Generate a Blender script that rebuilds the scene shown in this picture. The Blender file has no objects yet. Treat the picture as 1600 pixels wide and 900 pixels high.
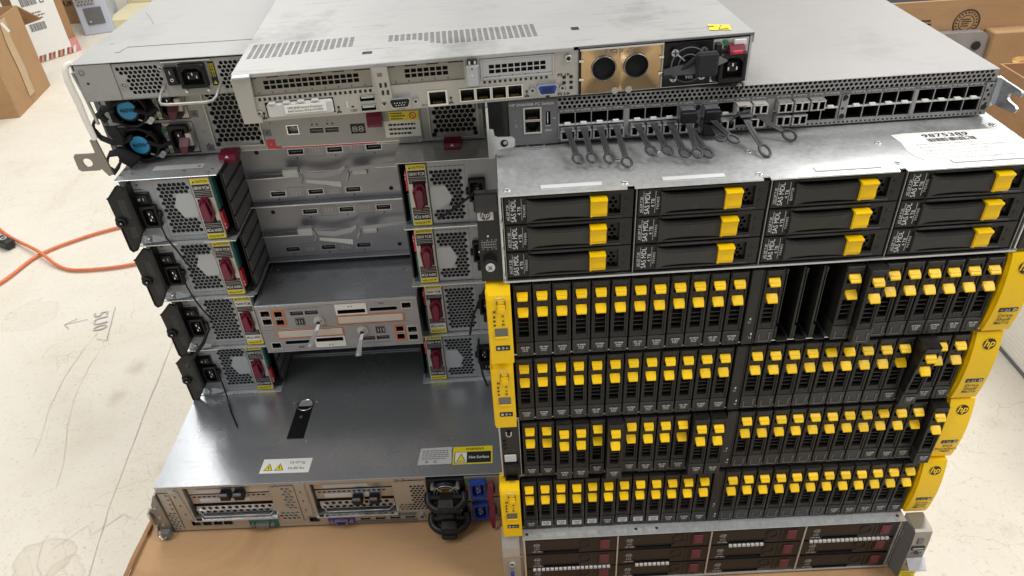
import bpy, math, random
from mathutils import Matrix, Vector
random.seed(7)
R = math.radians
C = bpy.context.scene.collection
scene = bpy.context.scene

# ------------------------------------------------------------------ camera
cam_d = bpy.data.cameras.new("camera")
cam = bpy.data.objects.new("camera", cam_d); C.objects.link(cam)
cam.location = (0.0005, -0.53521, 0.83387)
cam.rotation_euler = (0.94929, 0.05374, -0.02423)
cam_d.sensor_fit = 'HORIZONTAL'; cam_d.sensor_width = 36
cam_d.lens = 36 * 1161.06 / 1600
cam_d.shift_x = (800 - 787.97) / 1600
cam_d.shift_y = -(450 - 438.60) / 1600
cam_d.clip_start = 0.02; cam_d.clip_end = 60
scene.camera = cam

# ------------------------------------------------------------------ world and lamps
w = bpy.data.worlds.new("World"); scene.world = w; w.use_nodes = True
nt = w.node_tree; nt.nodes.clear()
wo = nt.nodes.new('ShaderNodeOutputWorld'); bg = nt.nodes.new('ShaderNodeBackground')
tc = nt.nodes.new('ShaderNodeTexCoord'); sp = nt.nodes.new('ShaderNodeSeparateXYZ')
mr = nt.nodes.new('ShaderNodeMapRange'); cr = nt.nodes.new('ShaderNodeValToRGB')
nt.links.new(tc.outputs['Generated'], sp.inputs[0]); nt.links.new(sp.outputs['Z'], mr.inputs['Value'])
mr.inputs['From Min'].default_value = -0.4; mr.inputs['From Max'].default_value = 1.0
nt.links.new(mr.outputs[0], cr.inputs[0])
cr.color_ramp.elements[0].color = (0.34, 0.325, 0.30, 1); cr.color_ramp.elements[0].position = 0.1
cr.color_ramp.elements[1].color = (0.62, 0.62, 0.62, 1); cr.color_ramp.elements[1].position = 0.7
nt.links.new(cr.outputs[0], bg.inputs[0]); nt.links.new(bg.outputs[0], wo.inputs[0])
bg.inputs[1].default_value = 0.52


def area(loc, target, sx, sy, power, col=(1, .985, .955)):
    d = bpy.data.lights.new("ceiling_light", 'AREA'); d.shape = 'RECTANGLE'; d.size = sx; d.size_y = sy
    d.energy = power; d.color = col
    o = bpy.data.objects.new("ceiling_light", d); C.objects.link(o); o.location = loc
    o.rotation_euler = (Vector(target) - Vector(loc)).to_track_quat('-Z', 'Y').to_euler()


area((-1.1, 2.2, 2.6), (-0.9, 1.4, 0), 1.2, 2.8, 56)
area((1.5, 2.0, 2.6), (0.8, 1.2, 0), 0.9, 2.4, 58)
area((-1.5, -0.7, 2.6), (-0.5, 0.1, 0), 0.9, 2.0, 31)
area((1.9, -0.7, 2.6), (0.6, 0.2, 0.0), 0.8, 2.0, 60)
scene.view_settings.view_transform = 'Standard'; scene.view_settings.look = 'None'
scene.view_settings.exposure = 0.0; scene.view_settings.gamma = 1
scene.cycles.max_bounces = 8

# ------------------------------------------------------------------ materials
MC = {}


def srgb(h):
    c = [int(h[i:i + 2], 16) / 255 for i in (0, 2, 4)]
    return tuple(x / 12.92 if x <= .04045 else ((x + .055) / 1.055) ** 2.4 for x in c) + (1,)


def mat(name, col, rough=.5, metal=0., var=.12, vs=60, bump=0., bs=400, stretch=None, spec=None, rvar=0.1):
    """plain base colour broken up by procedural noise; optional fine relief"""
    if name in MC: return MC[name]
    m = bpy.data.materials.new(name); m.use_nodes = True; n = m.node_tree.nodes; l = m.node_tree.links
    b = n['Principled BSDF']
    if isinstance(col, str): col = srgb(col)
    b.inputs['Metallic'].default_value = metal; b.inputs['Roughness'].default_value = rough
    if spec is not None: b.inputs['Specular IOR Level'].default_value = spec
    t = n.new('ShaderNodeTexCoord'); mp = n.new('ShaderNodeMapping'); l.new(t.outputs['Object'], mp.inputs[0])
    if stretch: mp.inputs['Scale'].default_value = stretch
    nz = n.new('ShaderNodeTexNoise'); nz.inputs['Scale'].default_value = vs; nz.inputs['Detail'].default_value = 5
    l.new(mp.outputs[0], nz.inputs['Vector'])
    mx = n.new('ShaderNodeMix'); mx.data_type = 'RGBA'
    mx.inputs['A'].default_value = tuple(x * (1 - var) for x in col[:3]) + (1,)
    mx.inputs['B'].default_value = tuple(min(1, x * (1 + var)) for x in col[:3]) + (1,)
    l.new(nz.outputs['Fac'], mx.inputs['Factor']); l.new(mx.outputs['Result'], b.inputs['Base Color'])
    rr = n.new('ShaderNodeMapRange'); l.new(nz.outputs['Fac'], rr.inputs['Value'])
    rr.inputs['From Min'].default_value = .3; rr.inputs['From Max'].default_value = .7
    rr.inputs['To Min'].default_value = max(.03, rough - rvar); rr.inputs['To Max'].default_value = min(1, rough + rvar)
    l.new(rr.outputs[0], b.inputs['Roughness'])
    if bump:
        n2 = n.new('ShaderNodeTexNoise'); n2.inputs['Scale'].default_value = bs; n2.inputs['Detail'].default_value = 3
        l.new(mp.outputs[0], n2.inputs['Vector'])
        bp = n.new('ShaderNodeBump'); bp.inputs['Strength'].default_value = bump; bp.inputs['Distance'].default_value = .001
        l.new(n2.outputs['Fac'], bp.inputs['Height']); l.new(bp.outputs[0], b.inputs['Normal'])
    MC[name] = m
    return m


def sheet_metal(name, col, rough, metal, scratch=.25, smudge=.35, spangle=0., rvar=.03):
    """galvanised / painted sheet: broad smudges, fine scratches, grime spots, spangle"""
    m = mat(name, col, rough, metal, .05, 14, .05, 900, rvar=rvar)
    n = m.node_tree.nodes; l = m.node_tree.links; b = n['Principled BSDF']
    t = [x for x in n if x.type == 'TEX_COORD'][0]
    base = b.inputs['Base Color'].links[0].from_socket
    mp = n.new('ShaderNodeMapping'); mp.inputs['Scale'].default_value = (6, 90, 6); mp.inputs['Rotation'].default_value = (0, 0, .25)
    l.new(t.outputs['Object'], mp.inputs[0])
    s = n.new('ShaderNodeTexNoise'); s.inputs['Scale'].default_value = 3.0; s.inputs['Detail'].default_value = 9; s.inputs['Roughness'].default_value = .7
    l.new(mp.outputs[0], s.inputs['Vector'])
    r1 = n.new('ShaderNodeMapRange'); r1.inputs['From Min'].default_value = .56; r1.inputs['From Max'].default_value = .70
    r1.inputs['To Max'].default_value = scratch
    l.new(s.outputs['Fac'], r1.inputs['Value'])
    m1 = n.new('ShaderNodeMix'); m1.data_type = 'RGBA'; m1.blend_type = 'MULTIPLY'
    l.new(r1.outputs[0], m1.inputs['Factor']); l.new(base, m1.inputs['A']); m1.inputs['B'].default_value = (.45, .45, .47, 1)
    s2 = n.new('ShaderNodeTexNoise'); s2.inputs['Scale'].default_value = 9; s2.inputs['Detail'].default_value = 8; s2.inputs['Roughness'].default_value = .65
    l.new(t.outputs['Object'], s2.inputs['Vector'])
    r2 = n.new('ShaderNodeMapRange'); r2.inputs['From Min'].default_value = .56; r2.inputs['From Max'].default_value = .76
    r2.inputs['To Max'].default_value = smudge
    l.new(s2.outputs['Fac'], r2.inputs['Value'])
    m2 = n.new('ShaderNodeMix'); m2.data_type = 'RGBA'; m2.blend_type = 'MULTIPLY'
    l.new(r2.outputs[0], m2.inputs['Factor']); l.new(m1.outputs['Result'], m2.inputs['A']); m2.inputs['B'].default_value = (.35, .33, .31, 1)
    out = m2.outputs['Result']
    if spangle:
        v = n.new('ShaderNodeTexVoronoi'); v.inputs['Scale'].default_value = 260
        l.new(t.outputs['Object'], v.inputs['Vector'])
        m3 = n.new('ShaderNodeMix'); m3.data_type = 'RGBA'; m3.blend_type = 'OVERLAY'; m3.inputs['Factor'].default_value = spangle
        bwn = n.new('ShaderNodeRGBToBW'); l.new(v.outputs['Color'], bwn.inputs[0])
        l.new(out, m3.inputs['A']); l.new(bwn.outputs[0], m3.inputs['B']); out = m3.outputs['Result']
    l.new(out, b.inputs['Base Color'])
    return m


GALV = sheet_metal('galvanised_steel', (.64, .655, .655), .22, .58, .35, .45, .18)
GALVD = sheet_metal('dull_galvanised_steel', (.53, .55, .575), .27, .82, .30, .06, .03, rvar=.008)
PAINT = sheet_metal('light_grey_sheet', (.38, .38, .37), .45, .2, .75, .75)
PAINT2 = sheet_metal('warm_grey_sheet', (.295, .285, .277), .45, .15, .30, .5)
PAINT3 = sheet_metal('cool_grey_sheet', (.345, .345, .335), .45, .2, .35, .3)
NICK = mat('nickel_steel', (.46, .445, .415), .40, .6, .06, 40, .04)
NICKD = mat('dark_steel', (.30, .28, .25), .42, .7, .08, 40, .04)  # darker, warmer tone than the nickel steel
BRASS = mat('yellow_chromate_steel', (.50, .35, .19), .20, .95, .10, 30, .05)
ZINC = mat('bright_zinc', (.50, .52, .55), .36, .9, .08, 60, .03)
CHROME = mat('chrome', (.72, .72, .72), .2, 1., .02, 60)
GREY = mat('grey_panel', (.33, .33, .345), .45, .25, .06, 30, .04)
MID = mat('mid_grey_panel', (.15, .152, .16), .5, .2, .06, 30, .04)
MODG = mat('module_grey', (.32, .32, .34), .42, .40, .06, 30, .04)
BLACK = mat('black_plastic', (.007, .007, .008), .42, 0, .2, 200, .12, 1500, spec=.35)
DARK = mat('charcoal_plastic', (.015, .0143, .014), .40, 0, .12, 120, .15, 1500, spec=.35)
DARK2 = mat('charcoal_label_area', (.032, .031, .030), .45, 0, .1, 120, .1, 1500, spec=.35)
VOID = mat('dark_cavity', (.004, .004, .005), .8, 0, 0, 10)
CAGE = mat('port_cavity', (.012, .011, .011), .5, 0, .2, 100)
def per_object(m, lo=.86, hi=1.06, dust=(.55, .5, .42, 1)):
    n = m.node_tree.nodes; l = m.node_tree.links; b = n['Principled BSDF']; base = b.inputs['Base Color'].links[0].from_socket
    t = [x for x in n if x.type == 'TEX_COORD'][0]
    oi = n.new('ShaderNodeObjectInfo'); mr_ = n.new('ShaderNodeMapRange'); l.new(oi.outputs['Random'], mr_.inputs['Value'])
    mr_.inputs['To Min'].default_value = lo; mr_.inputs['To Max'].default_value = hi
    hs_ = n.new('ShaderNodeHueSaturation'); l.new(mr_.outputs[0], hs_.inputs['Value']); l.new(base, hs_.inputs['Color'])
    va = n.new('ShaderNodeVectorMath'); va.operation = 'ADD'; l.new(t.outputs['Object'], va.inputs[0]); l.new(oi.outputs['Location'], va.inputs[1])
    nz = n.new('ShaderNodeTexNoise'); nz.inputs['Scale'].default_value = 190; nz.inputs['Detail'].default_value = 6; l.new(va.outputs[0], nz.inputs['Vector'])
    r_ = n.new('ShaderNodeMapRange'); r_.inputs['From Min'].default_value = .60; r_.inputs['From Max'].default_value = .75; r_.inputs['To Max'].default_value = .28
    l.new(nz.outputs['Fac'], r_.inputs['Value'])
    mx = n.new('ShaderNodeMix'); mx.data_type = 'RGBA'; l.new(r_.outputs[0], mx.inputs['Factor']); l.new(hs_.outputs[0], mx.inputs['A']); mx.inputs['B'].default_value = dust
    l.new(mx.outputs['Result'], b.inputs['Base Color'])


YEL = mat('yellow_plastic', (.95, .60, .003), .36, 0, .05, 30, .06, 900, spec=.3)
per_object(YEL, .88, 1.04, (.60, .38, .02, 1)); per_object(DARK, .75, 1.25, (.07, .065, .06, 1)); per_object(DARK2, .8, 1.2, (.08, .075, .07, 1)); per_object(BLACK, .8, 1.2, (.03, .03, .03, 1))
YELL = mat('yellow_print', (.80, .66, .02), .5, 0, .05, 30)
WHITE = mat('white_label', (.80, .79, .76), .55, 0, .04, 80)
WPRINT = mat('white_print', (.72, .72, .72), .6, 0, 0, 10)
GPRINT = mat('grey_print', (.38, .38, .38), .6, 0, 0, 10)
KPRINT = mat('black_print', (.012, .012, .012), .6, 0, 0, 10)
PALE = mat('pale_grey_plastic', (.55, .55, .55), .45, 0, .05, 60)
LCD = mat('grey_lens', (.13, .125, .10), .3, 0, .1, 300)
MAROON = mat('maroon_plastic', (.17, .006, .030), .35, 0, .12, 60, .05)
MAROON2 = mat('dusty_maroon_plastic', (.14, .030, .042), .45, 0, .12, 60, .05)
REDP = mat('red_plastic', (.60, .035, .05), .45, 0, .06, 60)
ORANGE = mat('orange_print', (.60, .17, .05), .5, 0, .05, 60)
BLUE = mat('blue_connector', (.012, .05, .30), .4, 0, .1, 60)
SKYB = mat('sky_blue_sticker', (.03, .33, .62), .45, 0, .06, 60)
TEAL = mat('teal_plastic', (.012, .12, .11), .45, 0, .08, 60)
VIOLET = mat('violet_plastic', (.05, .05, .28), .45, 0, .08, 60)
GREEN = mat('green_led', (.02, .16, .05), .3, 0, .05, 60)
GOLD = mat('gold_contact', (.75, .50, .18), .3, .9, .05, 60)
COPPER = mat('copper_coil', (.70, .36, .12), .3, .9, .1, 300)
PALEBLUE = mat('pale_blue_grey_plate', (.47, .50, .53), .45, .3, .06, 30)
CREAMP = mat('cream_cover', (.58, .55, .50), .4, .3, .05, 60)
VELCRO = mat('black_webbing', (.014, .014, .016), .85, 0, .3, 900, .5, 2500)
TABM = mat('dark_grey_tab', (.045, .045, .047), .4, 0, .1, 100)
HUBG = mat('blue_grey_plate', (.34, .36, .385), .45, .3, .06, 30)
CORD = mat('orange_rubber', (.72, .20, .08), .5, 0, .25, 45, .3, 300)


def cardboard(name, col):
    m = mat(name, col, .85, 0, .10, 7, .15, 250)
    n = m.node_tree.nodes; l = m.node_tree.links; b = n['Principled BSDF']
    t = [x for x in n if x.type == 'TEX_COORD'][0]; base = b.inputs['Base Color'].links[0].from_socket
    wv = n.new('ShaderNodeTexWave'); wv.inputs['Scale'].default_value = 55; wv.inputs['Distortion'].default_value = 1.5
    l.new(t.outputs['Object'], wv.inputs['Vector'])
    mx = n.new('ShaderNodeMix'); mx.data_type = 'RGBA'; mx.blend_type = 'MULTIPLY'; mx.inputs['Factor'].default_value = .0
    l.new(base, mx.inputs['A']); l.new(wv.outputs['Color'], mx.inputs['B'])
    s2 = n.new('ShaderNodeTexNoise'); s2.inputs['Scale'].default_value = 4; s2.inputs['Detail'].default_value = 9; s2.inputs['Roughness'].default_value = .7
    s2.inputs['Distortion'].default_value = 1.5
    l.new(t.outputs['Object'], s2.inputs['Vector'])
    r2 = n.new('ShaderNodeMapRange'); r2.inputs['From Min'].default_value = .50; r2.inputs['From Max'].default_value = .72; r2.inputs['To Max'].default_value = .6
    l.new(s2.outputs['Fac'], r2.inputs['Value'])
    m2 = n.new('ShaderNodeMix'); m2.data_type = 'RGBA'; m2.blend_type = 'MULTIPLY'
    l.new(r2.outputs[0], m2.inputs['Factor']); l.new(mx.outputs['Result'], m2.inputs['A']); m2.inputs['B'].default_value = (.62, .53, .44, 1)
    l.new(m2.outputs['Result'], b.inputs['Base Color'])
    bp = n.new('ShaderNodeBump'); bp.inputs['Strength'].default_value = .9; bp.inputs['Distance'].default_value = .004
    l.new(s2.outputs['Fac'], bp.inputs['Height'])
    old = b.inputs['Normal'].links[0].from_socket; l.new(old, bp.inputs['Normal']); l.new(bp.outputs[0], b.inputs['Normal'])
    return m


CARD = cardboard('cardboard', (.43, .26, .130))
CARD2 = cardboard('darker_cardboard', (.37, .205, .095))


def floor_mat():
    m = mat('painted_floor', (.76, .715, .615), .50, 0, .05, 3, .35, 90)
    n = m.node_tree.nodes; l = m.node_tree.links; b = n['Principled BSDF']
    t = [x for x in n if x.type == 'TEX_COORD'][0]; out = b.inputs['Base Color'].links[0].from_socket
    # broad stains, thin curly cracks in the paint, specks
    def layer(out, fac, colr):
        mx = n.new('ShaderNodeMix'); mx.data_type = 'RGBA'; mx.blend_type = 'MULTIPLY'
        l.new(fac, mx.inputs['Factor']); l.new(out, mx.inputs['A']); mx.inputs['B'].default_value = colr
        return mx.outputs['Result']
    nz = n.new('ShaderNodeTexNoise'); nz.inputs['Scale'].default_value = 5; nz.inputs['Detail'].default_value = 8; nz.inputs['Distortion'].default_value = .8
    l.new(t.outputs['Object'], nz.inputs['Vector'])
    r = n.new('ShaderNodeMapRange'); r.inputs['From Min'].default_value = .5; r.inputs['From Max'].default_value = .78; r.inputs['To Max'].default_value = .5
    l.new(nz.outputs['Fac'], r.inputs['Value']); out = layer(out, r.outputs[0], (.86, .81, .71, 1))
    for sc, th, st, dist in ((14, .012, .45, 1.4), (37, .022, .5, 2.6), (70, .03, .35, 2.5)):
        nv = n.new('ShaderNodeTexNoise'); nv.inputs['Scale'].default_value = sc * .6; nv.inputs['Detail'].default_value = 4
        l.new(t.outputs['Object'], nv.inputs['Vector'])
        va = n.new('ShaderNodeVectorMath'); va.operation = 'MULTIPLY_ADD'
        l.new(nv.outputs['Color'], va.inputs[0]); va.inputs[1].default_value = (.10 * dist,) * 3
        l.new(t.outputs['Object'], va.inputs[2])
        v = n.new('ShaderNodeTexVoronoi'); v.feature = 'DISTANCE_TO_EDGE'; v.inputs['Scale'].default_value = sc
        l.new(va.outputs[0], v.inputs['Vector'])
        r = n.new('ShaderNodeMapRange'); r.inputs['From Min'].default_value = th; r.inputs['From Max'].default_value = 0; r.inputs['To Max'].default_value = st
        l.new(v.outputs['Distance'], r.inputs['Value'])
        gate = n.new('ShaderNodeTexNoise'); gate.inputs['Scale'].default_value = sc * .35; l.new(t.outputs['Object'], gate.inputs['Vector'])
        g2 = n.new('ShaderNodeMapRange'); g2.inputs['From Min'].default_value = .47; g2.inputs['From Max'].default_value = .60
        l.new(gate.outputs['Fac'], g2.inputs['Value'])
        mu = n.new('ShaderNodeMath'); mu.operation = 'MULTIPLY'; l.new(r.outputs[0], mu.inputs[0]); l.new(g2.outputs[0], mu.inputs[1])
        out = layer(out, mu.outputs[0], (.50, .43, .32, 1))
    sp_ = n.new('ShaderNodeTexNoise'); sp_.inputs['Scale'].default_value = 130; sp_.inputs['Detail'].default_value = 3; l.new(t.outputs['Object'], sp_.inputs['Vector'])
    r = n.new('ShaderNodeMapRange'); r.inputs['From Min'].default_value = .60; r.inputs['From Max'].default_value = .70; r.inputs['To Max'].default_value = .35
    l.new(sp_.outputs['Fac'], r.inputs['Value']); out = layer(out, r.outputs[0], (.6, .52, .4, 1))
    # old soaked-in spots at fixed places on this floor
    for px_, py_, rad, amt, ringed in ((-.768, .602, .030, .45, 0), (-.771, .512, .028, .45, 0), (-.745, .165, .045, .5, 1), (-.70, .13, .03, .35, 1), (-1.08, .80, .06, .22, 1), (-.62, .33, .02, .25, 0),
                                       (.80, .33, .03, .2, 0), (.70, .12, .02, .2, 0), (-1.25, .62, .05, .15, 0), (-.95, .20, .035, .2, 1)):
        d0 = n.new('ShaderNodeVectorMath'); d0.operation = 'MULTIPLY_ADD'; nv = n.new('ShaderNodeTexNoise'); nv.inputs['Scale'].default_value = 22; nv.inputs['Detail'].default_value = 5
        l.new(t.outputs['Object'], nv.inputs['Vector']); l.new(nv.outputs['Color'], d0.inputs[0]); d0.inputs[1].default_value = (.05, .05, 0); l.new(t.outputs['Object'], d0.inputs[2])
        d = n.new('ShaderNodeVectorMath'); d.operation = 'DISTANCE'; l.new(d0.outputs[0], d.inputs[0]); d.inputs[1].default_value = (px_ + .025, py_ + .025, 0)
        cr_ = n.new('ShaderNodeValToRGB'); l.new(d.outputs['Value'], cr_.inputs[0]); e = cr_.color_ramp.elements
        e[0].position = 0; e[0].color = (amt * (.3 if ringed else 1),) * 3 + (1,); e[1].position = rad; e[1].color = (0, 0, 0, 1)
        if ringed: q = e.new(rad * .86); q.color = (amt * .35,) * 3 + (1,); q = e.new(rad * .94); q.color = (amt,) * 3 + (1,)
        out = layer(out, cr_.outputs[0], (.52, .44, .32, 1))
    l.new(out, b.inputs['Base Color'])
    return m


FLOOR = floor_mat()
SEAM = mat('dirty_joint', (.64, .60, .51), .8, 0, .3, 40)
STAINM = mat('floor_stain', (.63, .59, .50), .7, 0, .2, 25)
MARKER = mat('marker_ink', (.46, .44, .42), .7, 0, .1, 60)
BLACKRUB = mat('black_rubber', (.02, .02, .02), .55, 0, .2, 100, .1)
SILVER = mat('silver_plastic', (.42, .42, .43), .42, .5, .05, 40)
CREAM = mat('cream_card', (.70, .64, .42), .7, 0, .06, 12, .1)
PINK = mat('pink_tape', (.62, .28, .26), .5, 0, .25, 60)
CLEARTAPE = mat('glossy_packing_tape', (.52, .36, .22), .16, 0, .15, 30, .3, 60)
WHITEBOX = mat('white_carton', (.82, .80, .74), .6, 0, .05, 20, .1)
CARPET = mat('dark_carpet', (.05, .055, .07), .95, 0, .6, 90, .6, 300)
BLUEW = mat('pale_blue_grey_plastic', (.50, .54, .64), .45, 0, .05, 20)

# ------------------------------------------------------------------ text
TXT = {}


def text_geo(s, bold=0.):
    k = (s, bold)
    if k in TXT: return TXT[k]
    cu = bpy.data.curves.new('t', 'FONT'); cu.body = s; cu.size = 1; cu.align_x = 'LEFT'; cu.resolution_u = 2; cu.offset = bold
    cu.fill_mode = 'FRONT'
    o = bpy.data.objects.new('t', cu); C.objects.link(o)
    dg = bpy.context.evaluated_depsgraph_get(); me = o.evaluated_get(dg).to_mesh()
    vs = [(v.co.x, v.co.y) for v in me.vertices]; fs = [tuple(p.vertices) for p in me.polygons]
    o.evaluated_get(dg).to_mesh_clear(); bpy.data.objects.remove(o); bpy.data.curves.remove(cu)
    if vs:
        x0 = min(v[0] for v in vs); x1 = max(v[0] for v in vs); y0 = min(v[1] for v in vs); y1 = max(v[1] for v in vs)
    else: x0 = x1 = y0 = y1 = 0
    TXT[k] = (vs, fs, x0, x1, y0, y1)
    return TXT[k]


# ------------------------------------------------------------------ mesh builder
class B:
    def __init__(s):
        s.v = []; s.f = []; s.fm = []; s.mats = []; s.M = None; s.sm = []

    def mi(s, m):
        if m not in s.mats: s.mats.append(m)
        return s.mats.index(m)

    def add(s, vs, fs, m, smooth=False):
        b = len(s.v); k = s.mi(m)
        if s.M is not None: vs = [tuple(s.M @ Vector(p)) for p in vs]
        s.v += vs
        for f in fs: s.f.append(tuple(b + i for i in f)); s.fm.append(k); s.sm.append(smooth)
        return s

    def box(s, x0, x1, y0, y1, z0, z1, m, ch=0.):
        if ch <= 0:
            vs = [(x, y, z) for x in (x0, x1) for y in (y0, y1) for z in (z0, z1)]
            return s.add(vs, [(0, 1, 3, 2), (4, 6, 7, 5), (0, 4, 5, 1), (2, 3, 7, 6), (0, 2, 6, 4), (1, 5, 7, 3)], m)
        ch = min(ch, (x1 - x0) * .49, (y1 - y0) * .49, (z1 - z0) * .49)
        vs = []; idx = {}
        for i, x in enumerate((x0, x1)):
            for j, y in enumerate((y0, y1)):
                for k, z in enumerate((z0, z1)):
                    sx = ch if i == 0 else -ch; sy = ch if j == 0 else -ch; sz = ch if k == 0 else -ch
                    for a, p in enumerate(((x, y + sy, z + sz), (x + sx, y, z + sz), (x + sx, y + sy, z))):
                        idx[i, j, k, a] = len(vs); vs.append(p)
        g = lambda i, j, k, a: idx[i, j, k, a]
        fs = []
        for i in (0, 1): fs.append([g(i, 0, 0, 0), g(i, 1, 0, 0), g(i, 1, 1, 0), g(i, 0, 1, 0)])
        for j in (0, 1): fs.append([g(0, j, 0, 1), g(1, j, 0, 1), g(1, j, 1, 1), g(0, j, 1, 1)])
        for k in (0, 1): fs.append([g(0, 0, k, 2), g(1, 0, k, 2), g(1, 1, k, 2), g(0, 1, k, 2)])
        for i in (0, 1):
            for j in (0, 1): fs.append([g(i, j, 0, 0), g(i, j, 1, 0), g(i, j, 1, 1), g(i, j, 0, 1)])
            for k in (0, 1): fs.append([g(i, 0, k, 0), g(i, 1, k, 0), g(i, 1, k, 2), g(i, 0, k, 2)])
        for j in (0, 1):
            for k in (0, 1): fs.append([g(0, j, k, 1), g(1, j, k, 1), g(1, j, k, 2), g(0, j, k, 2)])
        for i in (0, 1):
            for j in (0, 1):
                for k in (0, 1): fs.append([g(i, j, k, 0), g(i, j, k, 1), g(i, j, k, 2)])
        return s.add(vs, [tuple(f) for f in fs], m)

    def hexa(s, p, m):
        """8 corner points: bottom ring 0-3, top ring 4-7"""
        return s.add(list(p), [(3, 2, 1, 0), (4, 5, 6, 7), (0, 1, 5, 4), (1, 2, 6, 5), (2, 3, 7, 6), (3, 0, 4, 7)], m)

    def prism(s, poly, ax, a0, a1, m, smooth=False):
        """poly in the two other axes (in xyz order), extruded along ax"""
        n = len(poly)
        def P(q, a):
            q = list(q); q.insert({'x': 0, 'y': 1, 'z': 2}[ax], a); return tuple(q)
        vs = [P(q, a0) for q in poly] + [P(q, a1) for q in poly]
        s.add(vs, [tuple(range(n))[::-1], tuple(range(n, 2 * n))], m)
        return s.add(vs, [(i, (i + 1) % n, n + (i + 1) % n, n + i) for i in range(n)], m, smooth)

    def cyl(s, c, ax, r, a0, a1, m, n=16, r2=None, smooth=True):
        """c in the two other axes"""
        r2 = r if r2 is None else r2
        def P(q, a):
            q = list(q); q.insert({'x': 0, 'y': 1, 'z': 2}[ax], a); return tuple(q)
        A = [(math.cos(2 * math.pi * i / n), math.sin(2 * math.pi * i / n)) for i in range(n)]
        vs = [P((c[0] + r * a, c[1] + r * b), a0) for a, b in A] + [P((c[0] + r2 * a, c[1] + r2 * b), a1) for a, b in A]
        s.add(vs, [tuple(range(n))[::-1], tuple(range(n, 2 * n))], m)
        return s.add(vs, [(i, (i + 1) % n, n + (i + 1) % n, n + i) for i in range(n)], m, smooth)

    def ring(s, c, ax, r0, r1, a0, a1, m, n=20):
        def P(q, a):
            q = list(q); q.insert({'x': 0, 'y': 1, 'z': 2}[ax], a); return tuple(q)
        A = [(math.cos(2 * math.pi * i / n), math.sin(2 * math.pi * i / n)) for i in range(n)]
        vs = []
        for (r, a) in ((r0, a0), (r1, a0), (r1, a1), (r0, a1)): vs += [P((c[0] + r * p, c[1] + r * q), a) for p, q in A]
        fs = []
        for k in range(4):
            for i in range(n): fs.append((k * n + i, k * n + (i + 1) % n, ((k + 1) % 4) * n + (i + 1) % n, ((k + 1) % 4) * n + i))
        return s.add(vs, fs, m, True)

    def tube(s, pts, r, m, n=8, flat=1., up=(0, 0, 1)):
        """round (or flattened) tube along points; open ended with caps"""
        pts = [Vector(p) for p in pts]; vs = []; N = len(pts)
        rr = r if isinstance(r, (list, tuple)) else [r] * N
        for i, p in enumerate(pts):
            t = (pts[min(i + 1, N - 1)] - pts[max(i - 1, 0)]).normalized()
            a = t.cross(Vector(up))
            if a.length < 1e-4: a = t.cross(Vector((1, 0, 0)))
            a.normalize(); b = a.cross(t)
            for k in range(n):
                th = 2 * math.pi * k / n
                vs.append(tuple(p + a * math.cos(th) * rr[i] + b * math.sin(th) * rr[i] * flat))
        fs = [(i * n + k, i * n + (k + 1) % n, (i + 1) * n + (k + 1) % n, (i + 1) * n + k) for i in range(N - 1) for k in range(n)]
        s.add(vs, fs, m, True)
        return s.add(vs, [tuple(range(n))[::-1], tuple((N - 1) * n + k for k in range(n))], m)

    def strap(s, pts, wid, th, m, side=(1, 0, 0)):
        pts = [Vector(p) for p in pts]; N = len(pts); vs = []
        sd = Vector(side).normalized()
        ww = wid if isinstance(wid, (list, tuple)) else [wid] * N
        for i, p in enumerate(pts):
            t = (pts[min(i + 1, N - 1)] - pts[max(i - 1, 0)]).normalized(); nrm = sd.cross(t).normalized()
            for a, b in ((-1, -1), (1, -1), (1, 1), (-1, 1)): vs.append(tuple(p + sd * a * ww[i] / 2 + nrm * b * th / 2))
        fs = [(i * 4 + k, i * 4 + (k + 1) % 4, i * 4 + 4 + (k + 1) % 4, i * 4 + 4 + k) for i in range(N - 1) for k in range(4)]
        fs += [(0, 1, 2, 3), tuple((N - 1) * 4 + k for k in range(4))]
        return s.add(vs, fs, m)

    def plate(s, x0, x1, z0, z1, y, holes, m):
        """flat front at y cut by rectangular recesses (x0,x1,z0,z1,depth,wall,back)"""
        xs = sorted(set([x0, x1] + [min(max(h[i], x0), x1) for h in holes for i in (0, 1)]))
        zs = sorted(set([z0, z1] + [min(max(h[i], z0), z1) for h in holes for i in (2, 3)]))
        vs = [(x, y, z) for x in xs for z in zs]; nz = len(zs); fs = []
        for i in range(len(xs) - 1):
            for j in range(nz - 1):
                cx = (xs[i] + xs[i + 1]) / 2; cz = (zs[j] + zs[j + 1]) / 2
                if any(h[0] < cx < h[1] and h[2] < cz < h[3] for h in holes): continue
                fs.append((i * nz + j, (i + 1) * nz + j, (i + 1) * nz + j + 1, i * nz + j + 1))
        s.add(vs, fs, m)
        for h in holes:
            a, b_, c, d, dp, wm, bm = h
            v = [(a, y, c), (b_, y, c), (b_, y, d), (a, y, d), (a, y + dp, c), (b_, y + dp, c), (b_, y + dp, d), (a, y + dp, d)]
            s.add(v, [(0, 1, 5, 4), (1, 2, 6, 5), (2, 3, 7, 6), (3, 0, 4, 7)], wm)
            if bm: s.add(v, [(4, 5, 6, 7)], bm)
        return s

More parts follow.
